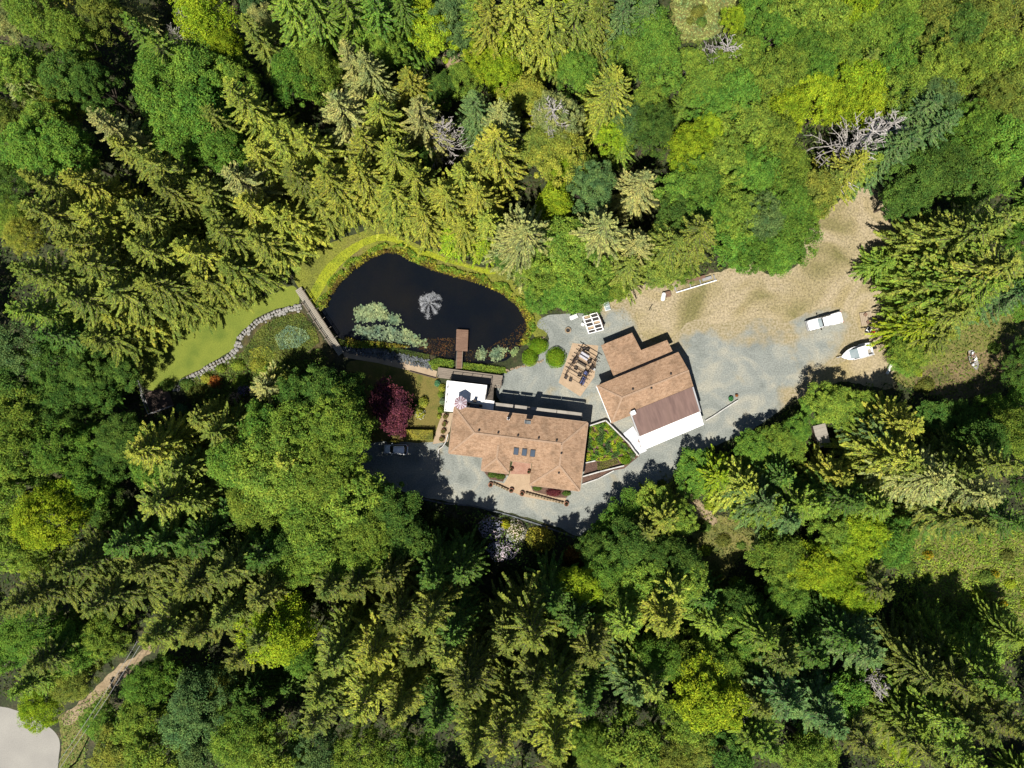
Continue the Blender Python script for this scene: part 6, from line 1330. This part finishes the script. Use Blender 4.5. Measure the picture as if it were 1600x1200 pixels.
# shallow brown weed and shore plants on the south side
cover('shallow_weed', [z3(*p) for p in [(860, 640), (1030, 640), (1030, 760), (880, 740), (800, 700)]], 520, .05, .15, (.10, .055, .026), 'rust brown weed in the shallows west of the dock', 'water weed', z0=-.42)
cover('shallow_weed', [z3(*p) for p in [(1330, 640), (1470, 520), (1530, 600), (1440, 700), (1330, 760), (1100, 780), (1090, 720), (1200, 700)]], 560, .05, .15, (.10, .06, .026), 'rust brown weed in the shallows east of the dock', 'water weed', z0=-.42)
cover('shore_plants', [z3(*p) for p in [(870, 780), (930, 760), (1025, 775), (1025, 825), (930, 820), (900, 830)]], 1500, .55, .14, LG, 'leafy green shore plants west of the gangway', 'plants', z0=-.1)
cover('shore_plants', [z3(*p) for p in [(1070, 785), (1330, 815), (1340, 850), (1200, 850), (1070, 825)]], 2200, .55, .14, LG, 'leafy green shore plants between dock and wood deck', 'plants', z0=-.1)
cover('shore_plants', [z3(*p) for p in [(240, 640), (350, 645), (480, 680), (700, 700), (880, 740), (880, 770), (700, 735), (450, 690), (330, 680)]], 1300, .35, .12, (.09, .13, .03), 'low plants on the stony pond edge by the bridge', 'plants', z0=-.1)
def lilies(P, n, col, label):
    mb = MB()
    for x, y in scatter(P, int(n * .9)):
        if dist_poly(x, y, P) < random.random() * 5 or noise.noise((x * .16, y * .16, 3)) < -.42 + random.uniform(-.15, .15): continue
        x += random.gauss(0, 1.2); y += random.gauss(0, 1.2)
        p = W(x, y, -.4); r = random.uniform(.09, .2); a0 = random.random() * 6; z = -.405 + random.random() * .1 * (random.random() < .5)
        b = len(mb.v); mb.v.append((p.x, p.y, z)); tx, ty = random.uniform(-.2, .2), random.uniform(-.2, .2)
        for k in range(7):
            a = a0 + 5.7 * k / 6; mb.v.append((p.x + r * math.cos(a), p.y + r * math.sin(a), z + r * (tx * math.cos(a) + ty * math.sin(a)) + .02))
        mb.f += [(b, b + k, b + k + 1) for k in range(1, 7)]
    o = tag(mb.build('lily_pads', M_leaf), label, 'lily pads', kind='stuff'); o.color = (*col, 1)
LY = (.21, .27, .15)
def blob(P, k=6):
    return P
lilies([z3(*p) for p in [(425, 470), (450, 450), (500, 440), (550, 418), (600, 430), (640, 480), (640, 530), (580, 548), (500, 550), (430, 545)]], 1250, LY, 'pale lily pad raft off the bridge')
lilies([z3(*p) for p in [(610, 520), (660, 485), (710, 500), (720, 550), (690, 575), (640, 560)]], 420, LY, 'small round lily pad raft beside the larger one')
lilies([z3(*p) for p in [(430, 560), (640, 560), (720, 590), (720, 680), (620, 680), (520, 660), (430, 620)]], 1000, (.18, .24, .15), 'lily pads darkened for tree shade near the stony shore')  # tree shade is put into the duller pad colour of this raft
lilies([z3(*p) for p in [(715, 570), (780, 600), (870, 650), (870, 700), (800, 700), (720, 690), (710, 630)]], 560, LY, 'loose lily pads drifting towards the dock')
lilies([z3(*p) for p in [(1155, 730), (1190, 690), (1225, 720), (1215, 775), (1170, 780)]], 330, LY, 'lily pad clump nearest the dock gangway')
lilies([z3(*p) for p in [(1230, 720), (1290, 688), (1345, 700), (1335, 750), (1290, 790), (1240, 775)]], 520, LY, 'middle lily pad clump east of the dock')
lilies([z3(*p) for p in [(1350, 710), (1400, 695), (1440, 730), (1420, 780), (1370, 775)]], 400, (.2, .28, .12), 'lily pad clump touching the clipped shrubs')
MARSH = [zl(*p) for p in [(790, 680), (870, 560), (930, 490), (1060, 420), (1210, 395), (1300, 500), (1330, 600), (1200, 700), (1060, 760), (900, 780)]]
cover('marsh_plants', MARSH, 9000, .4, .15, (.15, .19, .045), 'brown-green marsh plants in the small pond by the boulder wall', 'marsh plants')
cover('marsh_plants', [zl(*p) for p in [(1020, 560), (1120, 480), (1230, 510), (1270, 570), (1180, 640), (1060, 650)]], 1500, .3, .15, (.24, .34, .2), 'pale green patch in the middle of the marsh pool', 'marsh plants', z0=.2)
cover('marsh_plants', [zl(*p) for p in [(840, 650), (960, 620), (1030, 680), (1000, 760), (880, 750)]], 900, .35, .13, YG, 'yellow-green patch at the lower end of the marsh', 'marsh plants', z0=.1)
CROP = [zg(*p) for p in [(205, 265), (450, 190), (620, 350), (830, 600), (930, 700), (900, 780), (700, 830), (640, 740), (440, 800), (150, 800)]]
def crops():
    tones = (((.25, .33, .03), 'yellow-green leafy crops in the vegetable garden'), ((.12, .23, .035), 'fresh green leafy crops in the vegetable garden'), ((.07, .12, .045), 'dark blue-green cabbages in the vegetable garden'), ((.34, .32, .06), 'yellow flowering crops in the vegetable garden'))
    mbs = [MB() for _ in tones]
    for x, y in scatter(CROP, 9000):
        p = W(x, y); a_ = noise.noise((p.x * .9, p.y * .9, 2)); b_ = noise.noise((p.x * .7, p.y * .7, 7)); g_ = noise.noise((p.x * 1.7, p.y * 1.7, 12))
        if g_ < -.28: continue
        i = 2 if a_ < -.25 else 1 if a_ < .05 else (3 if b_ > .3 else 0)
        leaf(mbs[i], p + Vector((0, 0, .05 + random.random() * (.25 + .7 * max(0, g_ + .25)))), Vector((0, 0, 1)), random.uniform(.07, .17), .8, tilt=.6)
    for m, (c, l) in zip(mbs, tones):
        o = tag(m.build('garden_crops', M_leaf), l, 'crops', kind='stuff'); o.color = (*c, 1)
crops()
cover('garden_crops', [zg(*p) for p in [(330, 830), (640, 760), (660, 840), (400, 940), (330, 930)]], 700, .4, .11, (.16, .17, .05), 'sparse herbs in the lower garden plot', 'crops')
dome('garden_shrub', *zg(780, 790), 9, 8, 1.1, (.12, .22, .02), 'round dark green shrub at the garden tip by the drive', ls=.1)
dome('garden_shrub', *zg(880, 710), 6, 6, .9, (.09, .14, .06), 'grey-green shrub beside the garden wall tip', ls=.1, flowers=((.6, .6, .55), .03))
# rough grass on dry ground, banks and meadows
cover('dry_tufts', [p for p in DRY[:14]] + [(1330, 470), (1260, 480), (1180, 490), (1080, 495), (1000, 510), (975, 500)], 8000, .1, .1, (.29, .25, .15), 'dry straw tufts over the bare yard', 'grass', upright=.4)
cover('bank_tufts', BANK[:19] + [z3(*p) for p in [(1480, 480), (1400, 400), (1300, 320), (1180, 270), (1030, 225), (900, 185), (780, 135), (700, 90), (620, 78), (520, 115), (420, 185), (330, 265), (260, 360), (200, 440)]], 4200, .14, .1, (.2, .23, .04), 'tufted grass on the pond bank', 'grass', upright=.4)
for P, n, c, l in ((FLAT[2], 24000, (.22, .31, .045), 'rough grass in the lower meadow'), (FLAT[1], 4000, (.15, .2, .04), 'rough grass in the side clearing'), (FLAT[3], 2500, (.3, .37, .13), 'rough grass in the upper field'), (FLAT[4], 3000, (.19, .2, .055), 'rough grass on the clearing by the dirt path')):
    cover('rough_grass', P, n, .35, .24, c, l, 'grass', upright=.35)
cover('verge_grass', [(92, 1120), (150, 1085), (175, 1070), (165, 1110), (140, 1150), (130, 1230), (92, 1230), (98, 1160)], 1600, .4, .2, (.16, .26, .05), 'green verge grass along the road', 'grass', upright=.5)
cover('drive_edge_weeds', [(912, 842), (958, 803), (1004, 781), (1052, 755), (1066, 730), (1112, 704), (1184, 672), (1240, 632), (1300, 596), (1310, 606), (1250, 645), (1190, 684), (1118, 716), (1074, 742), (1060, 768), (1010, 792), (965, 815), (920, 854)], 2200, .35, .14, (.17, .21, .045), 'weeds along the lower edge of the workshop drive', 'weeds', upright=.4)
# forest undergrowth
def undergrowth():
    mbs = [MB(), MB(), MB()]; k = 0
    while k < 120000:
        x, y = random.uniform(-90, 1690), random.uniform(-80, 1280)
        if any(inpoly(x, y, P) for P in FLAT) or inpoly(x, y, DRY): continue
        k += 1
        p = W(x, y); f = noise.noise((p.x * .16, p.y * .16, 8)); h = max(.05, .7 + 2.0 * f) * random.random() ** .6
        i = 0 if f + random.uniform(-.3, .3) > .12 else (1 if random.random() < .75 else 2)
        leaf(mbs[i], p + Vector((0, 0, ground_z_fast(p.x, p.y) + .1 + h)), Vector((0, 0, 1)), random.uniform(.16, .36), .8, tilt=.55)
    for m, c, l in zip(mbs, ((.12, .19, .035), (.07, .11, .025), (.07, .06, .03)), ('leafy green undergrowth on the forest floor', 'dark fern undergrowth on the forest floor', 'brown leaf litter and twigs on the forest floor')):
        o = tag(m.build('undergrowth', M_leaf), l, 'undergrowth', kind='stuff'); o.color = (*c, 1)
def ground_z_fast(x, y): return .25 * noise.noise((x * .09, y * .09, 3.1))
undergrowth()
